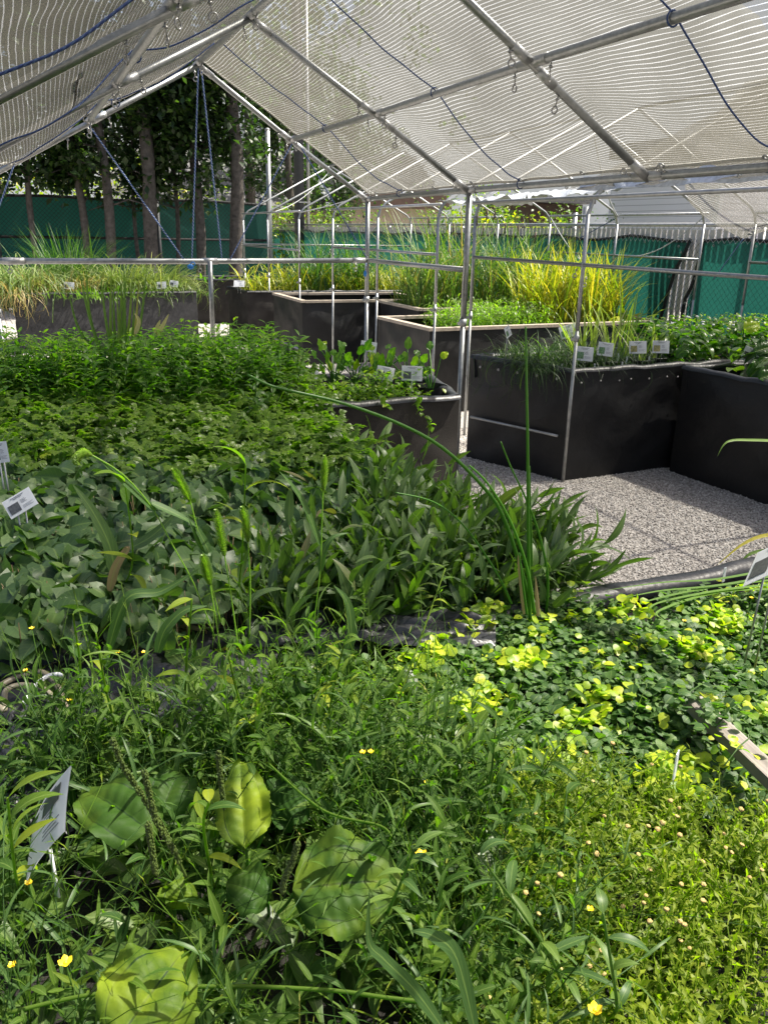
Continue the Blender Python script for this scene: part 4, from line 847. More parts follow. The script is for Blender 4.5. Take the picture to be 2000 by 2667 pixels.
# foxtails
def foxtail(head, stem, v, label, leaves=()):
    H = curve(pv(head, v), 24); S = curve(pv(stem, v), 16); base = S[-1].copy()
    t = empty('foxtail_grass', tuple(base), label=label, cat='foxtail grass', group='foxtail grasses standing out of the weeds')
    link('stalk', tube(np.vstack([H[::3], S]), .0012, 5, .5), M['seed'], t)
    K = 2600; i = rng.integers(0, 24, K); d = np.gradient(H, axis=0)[i]; d /= np.linalg.norm(d, axis=1)[:, None]
    wv = np.clip(np.sin(np.pi * (i + 1) / 26) * 1.3, .3, 1)
    q = N_(0, 1, (K, 3)); q -= d * (q * d).sum(1)[:, None]; q /= np.linalg.norm(q, axis=1)[:, None]
    a = H[i] + q * .0012; up_ = -d if H[0][2] > H[-1][2] else -d
    b = a + (q * .8 + up_ * .8) * (.0092 * wv)[:, None]; s_ = np.cross(d, q) * .00038
    V = np.stack([a - s_, a + s_, b + s_ * .4, b - s_ * .4], 1).reshape(-1, 3); Q = np.arange(4 * K).reshape(-1, 4); L = np.tile([[.5, .5, 0]], (4 * K, 1)); L[:, 2] = np.repeat(rng.random(K), 4)
    link('seed_head', cat([tube(H, 0.0028 * np.clip(np.sin(np.linspace(.25, 2.95, 24)) * 1.3, .3, 1), 8, .3), (V, Q, L)]), M['seed'], t)
    for k, pts in enumerate(leaves): link('blade', ribbon(curve(pv(pts, v), 14), .015, (0, -.6, 1), .3 + .2 * k), M['weed_blue'], t)
foxtail([(198, 1208), (206, 1190), (222, 1181), (241, 1186)], [(241, 1186), (320, 1235), (395, 1320), (450, 1420), (505, 1520), (560, 1660)], 1.30, 'foxtail grass at the left, its head nodding over and its blade slanting down right', [[(405, 1330), (350, 1280), (300, 1235), (262, 1200)], [(395, 1310), (440, 1330), (480, 1350), (512, 1372)]])
foxtail([(452, 1222), (468, 1250), (484, 1282), (496, 1306)], [(496, 1306), (512, 1370), (540, 1480), (575, 1620)], 1.28, 'foxtail grass with a bright head leaning left over the heart shaped leaves', [[(512, 1372), (545, 1440), (520, 1420), (492, 1352)]])
foxtail([(845, 1188), (845, 1220), (843, 1250), (842, 1279)], [(842, 1279), (838, 1380), (834, 1490), (815, 1640)], 1.40, 'foxtail grass with an upright head in the middle of the picture', [[(834, 1488), (842, 1440), (866, 1400), (908, 1388)], [(834, 1420), (800, 1330), (765, 1270), (728, 1228)]])
foxtail([(563, 1330), (570, 1370), (578, 1410), (585, 1448)], [(585, 1448), (600, 1540), (620, 1680)], 1.22, 'long green foxtail head between two others left of centre')
foxtail([(631, 1322), (638, 1352), (643, 1382), (646, 1412)], [(646, 1412), (652, 1520), (650, 1660)], 1.24, 'small foxtail head right of the long one')
foxtail([(529, 1448), (535, 1475), (542, 1502), (548, 1524)], [(548, 1524), (560, 1600), (575, 1700)], 1.16, 'lowest foxtail head just above the weeds')
# broad plantains
def bigleaf(base, tip, W, nrm=(0, -.45, 1), bow=.012, wavy=.009, rnd=.5, prof=None, nr=34, nc=14, seed=0):
    base, tip = np.array(base), np.array(tip); d = tip - base; Lg = np.linalg.norm(d); d /= Lg; n = np.array(nrm, float); n -= d * (n @ d); n /= np.linalg.norm(n); s = np.cross(d, n)
    def fn(a, t):
        x = a * 2 - 1; w_ = (max(.02, sin(pi * min(1, t ** .78)) ** .62) if prof is None else prof(t)); e = abs(x) ** 4
        edge_ = (1 - .35 * max(0, .10 - t) / .10) * 1 + .015 * (1 if int(t * 34) % 2 else -1) * (abs(x) > .95) + .02 * sin(t * 13 + seed + (x > 0) * 2) * e + .022 * sin(t * 29 + seed * 2 + (x > 0)) * e + .012 * sin(t * 61) * e
        z = bow * sin(pi * t) + .55 * (W / .1) * .012 * (abs(x) ** 1.2 - x * x * x * x * 1.3) * sin(pi * t) + wavy * sin(t * 15 + (x > 0) * 2 + seed) * abs(x) ** 3 * 1.3 + W * .055 * (abs(sin(x * pi * 1.5)) - .5) * sin(pi * min(1, t * 1.1)) + W * .010 * sin(t * 55 - abs(x) * 9) * sin(pi * t)
        p = base + d * (Lg * (t - .03 * e * 0)) + s * (x * W / 2 * w_ * edge_) + n * z; return p, (x, t, rnd)
    return grid(fn, nc * 2, nr)
def veinmat(name, stops, tcol=(.55, .75, .12)):
    m = leafmat(name, stops, .26, tcol, .55, veins=False, spec=.15); t = m.node_tree; b = t.nodes['Principled BSDF']; o, vec = lfattr(t)
    f = mth(t, 'ABSOLUTE', mth(t, 'SUBTRACT', mth(t, 'FRACT', mth(t, 'ADD', mth(t, 'MULTIPLY', o[0], 1.5), .5)), .5)); ln = mth(t, 'LESS_THAN', f, .030)
    old = b.inputs['Base Color'].links[0].from_socket; vo = nd(t, 'ShaderNodeTexVoronoi', feature='DISTANCE_TO_EDGE'); vo.inputs['Scale'].default_value = 95; g = nd(t, 'ShaderNodeNewGeometry'); t.links.new(g.outputs['Position'], vo.inputs['Vector'])
    net = mth(t, 'LESS_THAN', vo.outputs['Distance'], .05); big = noise(t, 22, 2)
    c = mixc(t, mth(t, 'MULTIPLY', net, .22), old, (.02, .05, .010)); c = mixc(t, mth(t, 'MULTIPLY', ln, .9), c, (.010, .030, .006)); c = mixc(t, mth(t, 'MULTIPLY', mth(t, 'MAXIMUM', mth(t, 'MULTIPLY', mth(t, 'SUBTRACT', big, .44), 3.2), 0.0), mth(t, 'MULTIPLY', o[2], o[2])), c, (.20, .26, .015))
    t.links.new(c, b.inputs['Base Color']); tr = [n for n in t.nodes if n.type == 'BSDF_TRANSLUCENT'][0]; t.links.new(mixc(t, 1.0, c, tuple(q * 4.2 for q in tcol), 'MULTIPLY'), tr.inputs[0])
    bump(t, b, f, .5, .002); return m
M['plantain'] = veinmat('broad_plantain_leaf_veined', [(0, (.022, .060, .012)), (.6, (.038, .085, .011)), (1, (.085, .14, .012))])
def plantain(label, leaves, base, spikes=(), z=.90):
    t = empty('broadleaf_plantain', tuple(base), label=label, cat='plantain plant', group='broadleaf plantains among the weeds')
    for i, (b, tp, W, z0, z1, rnd, nrm) in enumerate(leaves):
        B, T_ = atz(*b, z0 + .015), atz(*tp, z1 + .022); link('leaf', bigleaf(B, T_, W, nrm, rnd=rnd, seed=i * 2.3 + b[0]), M['plantain'], t)
        link('petiole', tube(curve([B + (T_ - B) * .03, B * .7 + np.array(base) * .3 + np.array([0, 0, -.01]), np.array(base)], 10), [.0022] * 10, 6, .5), M['rush'], t)
    for pts, v in spikes:
        C = curve(pv(pts, v), 40); K = 420; i = rng.integers(0, 36, K); q = N_(0, 1, (K, 3)); q /= np.linalg.norm(q, axis=1)[:, None]
        link('seed_spike', cat([tube(C, .0014, 6, .3), scatter(blob((0, 0, 0), .0011, .0011, .0015, 5, 3, 0, .5), C[i] + q * .0022, 0.0)]), M['seedstalk'], t)
    return t
plantain('round leaved plantain at lower left beside the white card, crossed by dark seed spikes', [((398, 2172), (212, 2058), .098, .90, .90, .45, (.1, -.5, 1)), ((420, 2120), (470, 2010), .075, .885, .89, .3, (0, -.5, 1))], atz(430, 2210, .78),
         [([(291, 1925), (330, 2010), (385, 2095), (430, 2170), (485, 2285)], .62), ([(376, 2012), (395, 2090), (412, 2150), (470, 2240)], .60), ([(386, 2149), (392, 2190), (400, 2246), (408, 2280)], .56)])
plantain('plantain with one upright yellow green leaf with crinkled edges left of centre', [((640, 2212), (628, 1985), .075, .88, .93, .95, (-.3, -.8, .8)), ((700, 2118), (820, 2062), .085, .84, .86, .15, (0, -.5, 1))], atz(650, 2260, .78), [([(569, 1963), (573, 2010), (578, 2060), (584, 2110)], .66)])
plantain('plantain with the largest broad leaf lying open at bottom centre', [((762, 2318), (1054, 2296), .125, .90, .885, .6, (-.05, -.55, 1)), ((700, 2350), (590, 2300), .06, .87, .88, .3, (0, -.5, 1))], atz(700, 2400, .78), [([(775, 2200), (760, 2250), (742, 2290), (735, 2330)], .52)])
plantain('bright wavy edged plantain leaf at the bottom edge', [((300, 2720), (478, 2478), .105, .90, .90, .9, (.15, -.5, 1)), ((330, 2700), (505, 2560), .06, .87, .87, .6, (.2, -.4, 1))], atz(300, 2760, .78))
plantain('small plantain with a round dull leaf half hidden in the weeds above centre', [((770, 1850), (762, 1765), .055, .87, .92, .25, (0, -.8, .8)), ((905, 1760), (878, 1690), .06, .88, .92, .5, (0, -.8, .8))], atz(800, 1880, .78))
plantain('yellowing plantain leaf tucked between the round leaf and the bottom one', [((455, 2370), (480, 2290), .05, .86, .88, 1.0, (.1, -.6, 1))], atz(450, 2400, .78))
# tall separate weeds and blades standing above the tangle (photo pixels of their stems)
def tallweed(base, top, v, label, n=9, L_=.075, W=.012, rnd=(.5, 1), seed=0, mat='weed', dz=None):
    rs = np.random.default_rng(seed); B, T_ = atz(*base, .79), atv(*top, v); mid = (B + T_) / 2 + rs.normal(0, .012, 3); C = curve([B, mid, T_], 14)
    t = empty('willow_leaved_weed', tuple(B), label=label, cat='weed', group='tall single weeds standing above the tangle')
    link('stem', tube(C, np.linspace(.0024, .0012, 14), 6, .8), M[mat], t)
    for k in range(n):
        f = .25 + .75 * k / (n - 1); p = C[min(13, int(f * 13))]; lf_ = leaf(L_ * rs.uniform(.6, 1.1) * (1.1 - .4 * f), W, 7, 1, 'lance', .3, rs.uniform(.1, 1.0))
        link('leaf', scatter(lf_, [p], rs.uniform(0, 6.3), rs.uniform(.2, 1.1), rs.uniform(-.4, .4), 1.0, rs.uniform(*rnd)), M[mat], t)
    return t
tw = [((610, 1620), (640, 1210), 1.25, 'tall weed with long leaves forking wide above the foxtail heads', 7, .12, .020), ((300, 1560), (325, 1255), 1.3, 'weed with broad pointed leaves against the heart shaped leaves', 6, .11, .019), ((150, 1900), (190, 1600), 1.1, 'yellow budded weed rising at the left over the black liner', 10, .05, .009),
      ((330, 1980), (250, 1650), 1.05, 'weed with yellow flower buds left of the liner gap', 11, .05, .009), ((1010, 1900), (1160, 1480), 1.3, 'thin forked weed in front of the folded black liner', 9, .05, .008), ((560, 2330), (545, 2090), .58, 'pale tipped weed between the two big plantain leaves', 8, .05, .010),
      ((960, 2480), (1080, 2210), .58, 'weed with narrow blue leaves right of the largest plantain leaf', 9, .06, .010), ((1480, 2600), (1250, 2230), .5, 'forked blue green weed leaning over the olive carpet', 8, .07, .011), ((1600, 2640), (1570, 2380), .42, 'blurred tall weed at the bottom right corner', 7, .055, .010),
      ((60, 2330), (20, 2080), .62, 'weed with long smooth leaves at the left edge under the card', 6, .08, .014), ((700, 1980), (590, 1690), 1.0, 'leafy weed with yellow tipped leaves left of centre', 12, .06, .012), ((860, 2000), (900, 1660), 1.05, 'arching weed in the middle of the tangle', 12, .06, .010),
      ((480, 1900), (500, 1560), 1.1, 'tall weed with a yellow green crown over the liner fold', 10, .075, .012), ((1230, 2150), (1290, 1900), .82, 'blue green weed on the edge between tangle and olive carpet', 8, .06, .010)]
for i, (b, tp, v, lab, n, L_, W) in enumerate(tw): tallweed(b, tp, v, lab, n, L_, W, (.35, 1), 200 + i, 'weed' if i not in (6, 7, 8, 13) else 'weed_blue')
for i, (pts, v, W, lab) in enumerate([([(1240, 2700), (1190, 2500), (1130, 2440), (1070, 2425)], .50, .017, 'pale blade bending over at the bottom centre'), ([(1160, 2690), (1080, 2580), (1000, 2500), (960, 2450), (962, 2315)], .46, .012, 'narrow blue blade crossing the largest plantain leaf'),
                                      ([(905, 1690), (915, 1640), (905, 1570), (870, 1525)], 1.2, .022, 'curved blue green blade standing before the folded liner'), ([(410, 1700), (430, 1640), (480, 1590), (540, 1578)], 1.15, .018, 'blue green blade arching right over the dead leaves'),
                                      ([(280, 1700), (330, 1560), (420, 1540), (520, 1480)], 1.35, .020, 'broad bright blade sweeping up to the right at left of centre'), ([(300, 1500), (285, 1420), (240, 1330), (190, 1262)], 1.75, .034, 'large spotted blade leaning left in the middle bed'),
                                      ([(345, 1425), (390, 1400), (430, 1365), (465, 1325)], 1.78, .024, 'browning blade leaning right in the middle bed'), ([(285, 1540), (300, 1480), (330, 1430), (332, 1425)], 1.7, .02, 'withered tan blade hanging in the middle bed')]):
    tag(link('single_grass', ribbon(curve(pv(pts, v), 22), W, (.2, -.8, .6), .35), M['dry' if i == 7 else ('lance' if i in (5, 6) else 'weed_blue')]), lab, 'grass blade', 'single broad blades')
# horizontal runner stems
for i, (pts, z) in enumerate([([(20, 2640), (250, 2590), (560, 2570), (850, 2580), (1010, 2600), (1180, 2620)], .90), ([(190, 1530), (230, 1690), (240, 1740), (240, 1800)], .98), ([(700, 1990), (840, 2110), (985, 2150), (1020, 2180)], .95)]):
    tag(link('runner_weed', tube(curve([atz(x, y, z) for x, y in pts], 30), .0021 if i == 0 else .0016, 8, .7), M['weed']), ['thick pale stem running along the bottom edge', 'upright yellow green stem at the left over the liner', 'long jointed stem slanting through the tangle'][i], 'stem', 'bare stems across the weeds')
# button flowers
BP = zone(z_button, .88, 2600, *NB); BP = BP[pix(BP)[:, 1] > 1990][:150]
proto = None
for i, p in enumerate(BP):
    if proto is None:
        t = empty('button_flower', (0, 0, 0)); link('stalk', tube(curve([(0, 0, 0), (.004, .003, .05), (.0, .006, .105)], 8), .0008, 5, .6), M['button_leaf'], t)
        link('flower_head', blob((0, .006, .107), .0036, .0036, .0024, 12, 8, .3), M['button'], t); proto = t
    o = proto if i == 0 else copy_tree(proto)
    o.location = (p[0], p[1], .775); s = float(U(.7, 1.15)); o.scale = (s, s, s * float(U(.75, 1.25))); o.rotation_euler = (float(N_(0, .2)), float(N_(0, .2)), float(U(0, 6)))
    tag(o, 'dry tan button shaped flower head on a thin stalk in the olive carpet', 'flower', 'button flowers over the olive carpet')
# buttercups
FL = [(32, 2516, .9, 'cluster at the lower left edge'), (171, 2510, .92, 'largest yellow flower at lower left'), (75, 2302, .93, 'under the tip of the white card'), (426, 2548, .9, 'on the bottom plantain leaf'), (1097, 2229, .93, 'right of the largest plantain leaf'), (945, 1961, .95, 'left of a pair in the middle of the tangle'), (966, 1960, .95, 'right of a pair in the middle of the tangle'),
      (1113, 2040, .92, 'small and half closed at the edge of the carpet'), (1549, 2634, .93, 'out of focus at the bottom right'), (1537, 2370, .88, 'tiny in the olive carpet'), (83, 1638, 1.0, 'on a thin stem at the left of the beds gap'), (307, 1700, .98, 'left of two above the liner fold'), (376, 1700, .98, 'right of two above the liner fold'), (66, 1748, .98, 'pair low at the left edge'),
      (1957, 1558, .88, 'orange tinted beside the right hand card'), (1782, 1618, .9, 'closed, on the creeping jenny'), (182, 1825, .95, 'below the hose loop')]
for px, py, z, lab in FL:
    p = atz(px, py, z); t = empty('yellow_flower', (p[0], p[1], .79), label='small yellow flower ' + lab, cat='flower', group='yellow buttercup like flowers'); s = .009 if 'largest' in lab or 'focus' in lab else .0055
    link('petals', scatter(leaf(s, s * .8, 4, 1, 'round', -.2, -.3), np.tile(p, (5, 1)), np.arange(5) * 1.257 + px, .35), M['yellow'], t); link('flower_centre', blob(p + np.array([0, 0, .001]), s * .25, s * .25, s * .2, 8, 5, .2), M['yellow'], t)
    link('stalk', tube([(p[0], p[1], p[2]), (p[0] + .01, p[1] + .01, .79)], .0009, 5, .5), M['weed'], t)
# iris blades behind the mint
t = empty('iris_clump', tuple(atv(320, 890, 3.8)), label='upright sword shaped leaves at the back of the middle bed, some bent left', cat='iris')
for (bx, by), (tx, ty), bn in [((bx_, by_ + 75), q_, b_) for (bx_, by_), q_, b_ in [((290, 880), (290, 695), -2), ((300, 880), (318, 722), 3), ((310, 880), (330, 705), 0), ((322, 880), (345, 700), 4), ((330, 880), (350, 780), 5), ((270, 870), (225, 685), -14), ((262, 868), (178, 755), -16), ((280, 880), (205, 700), -8), ((335, 875), (310, 715), 2), ((345, 880), (383, 690), 4), ((300, 880), (262, 710), -5), ((316, 885), (303, 740), 0), ((325, 880), (322, 690), 2), ((306, 880), (295, 730), -3), ((338, 880), (362, 730), 3)]]:
    C = curve(pv([(bx, by), ((bx + tx) / 2 + bn, (by + ty) / 2 + 4), (tx, ty)], 3.8 + U(-.06, .06)), 12); link('blade', ribbon(C, .013, (0, -1, .2), U(.2, .9)), M['reed'], t)
for a, b, c_ in (((352, 870), (362, 835), (350, 815)), ((405, 870), (410, 850), (418, 832)), ((412, 872), (425, 845), (440, 817))): link('dry_blade', ribbon(curve(pv([a, b, c_], 3.75), 8), .02, (0, -1, .2), .9), M['dry'], t)
for i, (px, py, bx) in enumerate([(478, 830, 480), (640, 828, 632), (205, 905, 200)]):
    B = atv(bx, 930, 3.6); T_ = atv(px, py, 3.6); hgt = T_[2] - .8
    t = empty('mint_plant', (B[0], B[1], .8), label=['tall mint stem at the right end of the row, against the pale gravel', 'tallest mint stem standing alone right of the rail post', 'pale mint stem at the left before the charcoal bed'][i], cat='mint stem', group='tall single mint stems')
    V, Q, L = plant(hgt, 26, leaf(.075, .021, 5, 1, 'lance', .3, .7), .08, .0026, (-.2, .5), seed=300 + i, opp=True, t0=.3, taper=True); link('leaves', (V + np.array([B[0], B[1], .8]), Q, L), M['mint'], t)

# ------------------------------------------------------------------ plants of the other beds
def tuft(px, v, z, R_, n, T_kw, mat, label, name='grass_tuft', cat_='grass', group=None, stuffy=False, u=None):
    c_ = atv(px, 760, v) if u is None else np.array([u, v, 0]); P = np.stack([c_[0] + N_(0, R_, n), v + N_(0, min(R_, .25), n), np.full(n, z)], -1)
    az = np.arctan2(-(P[:, 0] - c_[0]), P[:, 1] - v) + N_(0, .6, n)
    T = blades(P, az=az, **T_kw)
    if stuffy: return link(name, T, M[mat], label=label, kind='stuff')
    t = empty(name, (c_[0], v, z), label=label, cat=cat_, group=group); link('blades', T, M[mat], t); return t
tuft(60, 12.95, .72, .42, 1500, dict(L_=1.0, W=.015, bend=2.0, tilt=.45), 'grassA', 'pale silvery arching grass at the far left of the charcoal bed', group='grasses in the charcoal bed')
tuft(75, 12.6, .72, .40, 900, dict(L_=.46, W=.010, bend=.8, tilt=.35), 'grassG', 'soft light green grass low in the charcoal bed below the silvery one', group='grasses in the charcoal bed')
tuft(40, 12.2, .74, .10, 160, dict(L_=.62, W=.009, bend=2.4, tilt=1.2), 'grassT', 'yellowed grass spilling over the left end of the charcoal bed', group='grasses in the charcoal bed')
tuft(165, 12.7, .72, .28, 500, dict(L_=.48, W=.009, bend=.9, tilt=.4), 'grassT', 'tan grass between the green clumps of the charcoal bed', group='grasses in the charcoal bed')
tuft(185, 13.1, .72, .18, 260, dict(L_=1.15, W=.012, bend=.5, tilt=.35, az=None) if False else dict(L_=1.0, W=.014, bend=.5, tilt=.28), 'grassB', 'dark upright grass standing behind the charcoal bed grasses', group='grasses in the charcoal bed')
tuft(330, 12.9, .72, .33, 1000, dict(L_=.72, W=.015, bend=1.3, tilt=.42), 'grassG', 'bright green arching grass filling the middle of the charcoal bed', group='grasses in the charcoal bed')
tuft(425, 12.8, .72, .20, 650, dict(L_=.66, W=.012, bend=1.6, tilt=.5), 'grassG', 'arching grass at the right end of the charcoal bed, tips overhanging', group='grasses in the charcoal bed')
tuft(265, 12.4, .72, .55, 900, dict(L_=.22, W=.02, bend=1.0, tilt=.7), 'under', 'low dark leaves along the front rim of the charcoal bed', name='low_leaves', cat_='plants', group=None)
# small bed, yellow rushes, cattails
tuft(560, 15.5, .72, .22, 60, dict(L_=.18, W=.05, bend=1.0, tilt=.7), 'broad', 'few small leaves in the little far bed', name='small_plants', cat_='plants')
P = np.stack([U(3.1, 6.1, 900), U(12.25, 13.0, 900), np.full(900, .70)], -1)
link('yellow_green_rushes', blades(P, .70, .022, .9, .28, (.45, 1.05)), M['reedY'], label='dense stand of yellow green rushes in the far bed', kind='stuff')
P = np.stack([U(4.3, 6.15, 1000), U(8.95, 9.75, 1000), np.full(1000, .70)], -1); hh = np.clip(.62 + .40 * np.sin((P[:, 0] - 4.2) * 1.9) + N_(0, .10, 1000), .4, 1.15)
link('cattail_stand', blades(P, 1.35, .017, .75, .18, (.4, 1.1), rnd=np.clip(N_(.5, .25, 1000), 0, 1)), M['reed'], label='tall stand of cattail blades behind the bare tube tents', kind='stuff')
P = np.stack([U(4.0, 5.2, 380), U(12.2, 13.1, 380), np.full(380, .70)], -1)
link('tall_reeds', blades(P, 1.3, .016, .9, .25, (.6, 1.1)), M['grassB'], label='taller dark green reeds behind the yellow rushes', kind='stuff')
for k in range(9):                                                       # brown cattail heads
    u_, v_ = float(U(4.5, 6.0)), float(U(9.0, 9.7)); h_ = float(U(1.5, 1.9)); t = empty('cattail_spike', (u_, v_, .72), label='thin brown cattail spike in the tall reed stand', cat='cattail', group='brown cattail spikes')
    link('stalk', tube([(u_, v_, .72), (u_ + .03, v_, h_)], .004, 5, .6), M['reed'], t); link('spike', tube([(u_ + .03, v_, h_), (u_ + .035, v_, h_ + .13)], .009, 7, .2), M['brownwall'], t)
P = np.stack([U(5.0, 6.1, 700), U(7.35, 8.0, 700), np.full(700, .70)], -1)
link('golden_iris_blades', blades(P, .92, .022, .5, .19, (.5, 1.1)), M['reedY'], label='bright yellow green sword leaves at the back of the rimmed bed', kind='stuff')
tuft(1480, 8.0, .70, .16, 60, dict(L_=.62, W=.05, bend=.8, tilt=.4), 'reedY', 'golden broad bladed clump at the right of the yellow blades', name='iris_clump', cat_='iris')
tuft(1580, 7.6, .70, .22, 90, dict(L_=.42, W=.05, bend=.9, tilt=.6), 'reedY', 'golden leaf cluster beside the rim board end near the torn screen', name='iris_clump', cat_='iris')
P = np.stack([U(3.85, 5.0, 5200), U(7.1, 7.95, 5200), U(.70, 1.02, 5200)], -1); P = P[P[:, 2] < .82 + .2 * rng.random(len(P))]; n = len(P)
link('feathery_plants', multi([leaf(.10, .012, 3, 1, 'lance', .2, .8)], P, U(0, 6.3, n), U(-.3, 1.3, n), U(-.5, .5, n), U(.6, 1.2, n)), M['celery'], label='mass of feathery green plants in the rimmed bed', kind='stuff')
# right bed: wiry rush thicket
def thicket(n, u0, u1, v0, v1, z0, Lm, W, mat, label, name, tilt=.8):
    P = np.stack([U(u0, u1, n), U(v0, v1, n), np.full(n, z0)], -1)
    return link(name, blades(P, Lm, W, 1.6, tilt, (.4, 1.1), rows=7), M[mat], label=label, kind='stuff')
thicket(2600, 3.15, 4.15, 4.66, 5.3, .74, .36, .0045, 'wiry', 'dark wiry rush thicket at the left end of the right hand bed', 'wiry_rushes', .75)
thicket(420, 3.15, 3.9, 4.75, 5.3, .74, .34, .008, 'under', 'short dark blades inside the wiry thicket', 'short_blades', .6)
for k in range(16):
    y0 = float(U(4.7, 5.35)); x0_ = 3.36 - (y0 - 4.56) * .425; C = curve([(x0_ + .08, y0, .80), (x0_ - .03, y0, .80), (x0_ - .05, y0 - .05, .66 - .1 * random.random()), (x0_ - .045 - .03 * random.random(), y0 + float(N_(0, .08)), .45 + .25 * random.random())], 12)
    tag(link('trailing_weed', tube(C, .0013, 4, .9), M['wiry']), 'thin wiry stem hanging over the left side of the right hand bed', 'stem', 'wiry stems hanging over the bed side')
irises = [(1505, 4.85, 22, .50, 'tallest, directly behind the corner pole'), (1585, 4.80, 12, .55, 'behind the second card from the pole'), (1620, 4.95, 14, .62, 'leaning right behind the middle cards'), (1665, 4.78, 10, .42, 'between the two yellow picture cards'), (1700, 4.85, 9, .42, 'behind the last yellow picture card'), (1540, 5.1, 10, .60, 'farther back beside the pole')]
for px, v, n, L_, lab in irises:
    c_ = atv(px, 950, v); t = empty('potted_iris', (c_[0], v, .70), label='potted iris with cream striped blades, ' + lab, cat='iris', group='cream striped irises in pots')
    P = np.stack([c_[0] + N_(0, .022, n), v + N_(0, .02, n), np.full(n, .74)], -1); link('blades', blades(P, L_, .017, .35, .22, (.65, 1.05), fold=.5), M['varieg'], t)
    V, Q, L = tube([(c_[0], v, .66), (c_[0], v, .795)], [.085, .10], 20, caps=False); link('pot', (V, Q, L), M['pot'], t); link('pot_rim', ring((c_[0], v, .795), .102, .006, (0, 0, 1), 24, 6), M['pot'], t)
    link('potting_mix', blob((c_[0], v, .765), .094, .094, .012, 18, 6, .1), M['soil'], t)
for k, (px, py, v) in enumerate([(1463, 957, 4.68), (1548, 957, 4.66), (1620, 952, 4.66), (1632, 938, 4.70), (1610, 930, 4.75), (1690, 938, 4.70)]):
    p = atv(px, py, v); tag(link('plant_tag', box(tuple(p), (.014, .0015, .055), float(N_(0, .2))), M['white']), 'small white plastic plant tag stuck in a pot of the right hand bed', 'plant tag', 'white plant tags in the pots')
bl = [leaf(.11, .055, 6, 2, 'heart', .25, .5, notch=.1, seed=i) for i in range(2)]
P = np.stack([U(4.35, 5.9, 700), U(4.68, 5.4, 700), U(.76, 1.0, 700)], -1); n = len(P)
link('broad_leaf_plants', multi(bl, P, N_(pi, 1.6, n), U(-.5, .8, n), U(-.5, .5, n), U(.5, 1.3, n)), M['broad'], label='glossy broad leaves sprawling over the right part of the bed', kind='stuff')
P = np.stack([U(4.4, 5.9, 1600), U(4.9, 5.4, 1600), U(.8, 1.05, 1600)], -1); n = len(P)
link('white_flowered_plants', multi([leaf(.035, .018, 3, 1, 'lance')], P, U(0, 6, n), U(-.5, 1, n), U(-.6, .6, n), U(.6, 1.4, n)), M['celery'], label='small leaved plants behind the broad leaves', kind='stuff')
for k in range(16):
    p = np.array([U(4.5, 5.6), U(4.75, 5.2), U(.98, 1.08)]); tag(link('white_blossom', blob(p, .012, .012, .008, 8, 5, .5), M['white']), 'tiny white blossom among the leaves of the right hand bed', 'flower', 'white blossoms in the right hand bed')
for i, (px, py, v, s, rn, lab) in enumerate([(1935, 872, 4.6, .19, 1.0, 'large sunlit yellow leaf at the right edge in front of the green fence'), (1975, 885, 4.3, .24, .1, 'large dark taro leaf at the right edge'), (1955, 960, 4.2, .20, .3, 'dark leaf under the card at far right'), (1735, 868, 5.0, .12, .95, 'lit leaf left of the torn screen'), (1760, 915, 4.7, .14, .5, 'wide leaf hanging over the bed edge'), (1990, 950, 3.9, .26, .2, 'big leaf cut by the right edge'), (1810, 885, 5.1, .13, .9, 'bright upright leaf at the back of the bed')]):
    p = atv(px, py, v); t = empty('broad_plant', (p[0], p[1], .78), label=lab, cat='leaf', group='large single leaves at the right'); B = p - np.array([s * .3, .05, s * .3 if i else -.05])
    link('leaf_blade', bigleaf(B, p + np.array([s * .45, -.06, s * .42 if i % 2 == 0 else -s * .2]), s * .62, (-.3, -.8, .7), .02, .008, rn, seed=i), M['broad'], t); link('leaf_stalk', tube(curve([B, (B[0] + .02, B[1], .85), (p[0], p[1], .78)], 8), .004, 6, .5), M['rush'], t)
P = np.stack([U(4.5, 5.6, 420), U(2.7, 4.4, 420), U(.76, 1.0, 420)], -1); n = len(P)
link('taro_leaves', multi([leaf(.17, .10, 6, 2, 'heart', .2, .5, notch=.2)], P, U(0, 6, n), U(-.4, .6, n), U(-.5, .5, n), U(.5, 1.3, n)), M['heart'], label='dark broad leaves filling the bed at the right edge', kind='stuff')
def vine(pts, v, label, n=12, s=.035, flowers=()):
    C = curve(pv(pts, v), 30); t = empty('trailing_vine', tuple(C[0]), label=label, cat='vine'); link('stem', tube(C, .0022, 5, .6), M['rush'], t)
    i = np.linspace(2, 29, n).astype(int); link('leaves', scatter(leaf(s, s * .7, 4, 1, 'heart', .2, .4), C[i], U(0, 6, n), U(-1, .6, n), U(-.5, .5, n), U(.6, 1.2, n)), M['celery'], t)
    for f in flowers: link('blossom', blob(C[f] + np.array([.012, -.012, 0]), .014, .012, .012, 10, 6, .3), M['white'], t)
vine([(1790, 952), (1797, 990), (1797, 1040), (1800, 1088)], 4.50, 'thin vine with two white blossoms hanging down the black bed side', 7, .028, (7, 18))
vine([(1093, 1030), (1090, 1060), (1110, 1090), (1125, 1112)], 3.93, 'leafy vine trailing over the folded edge of the short charcoal bed', 22, .045)
vine([(1000, 1030), (1004, 1048), (1008, 1062)], 3.93, 'short leafy sprig over the edge of the short charcoal bed', 12, .04)
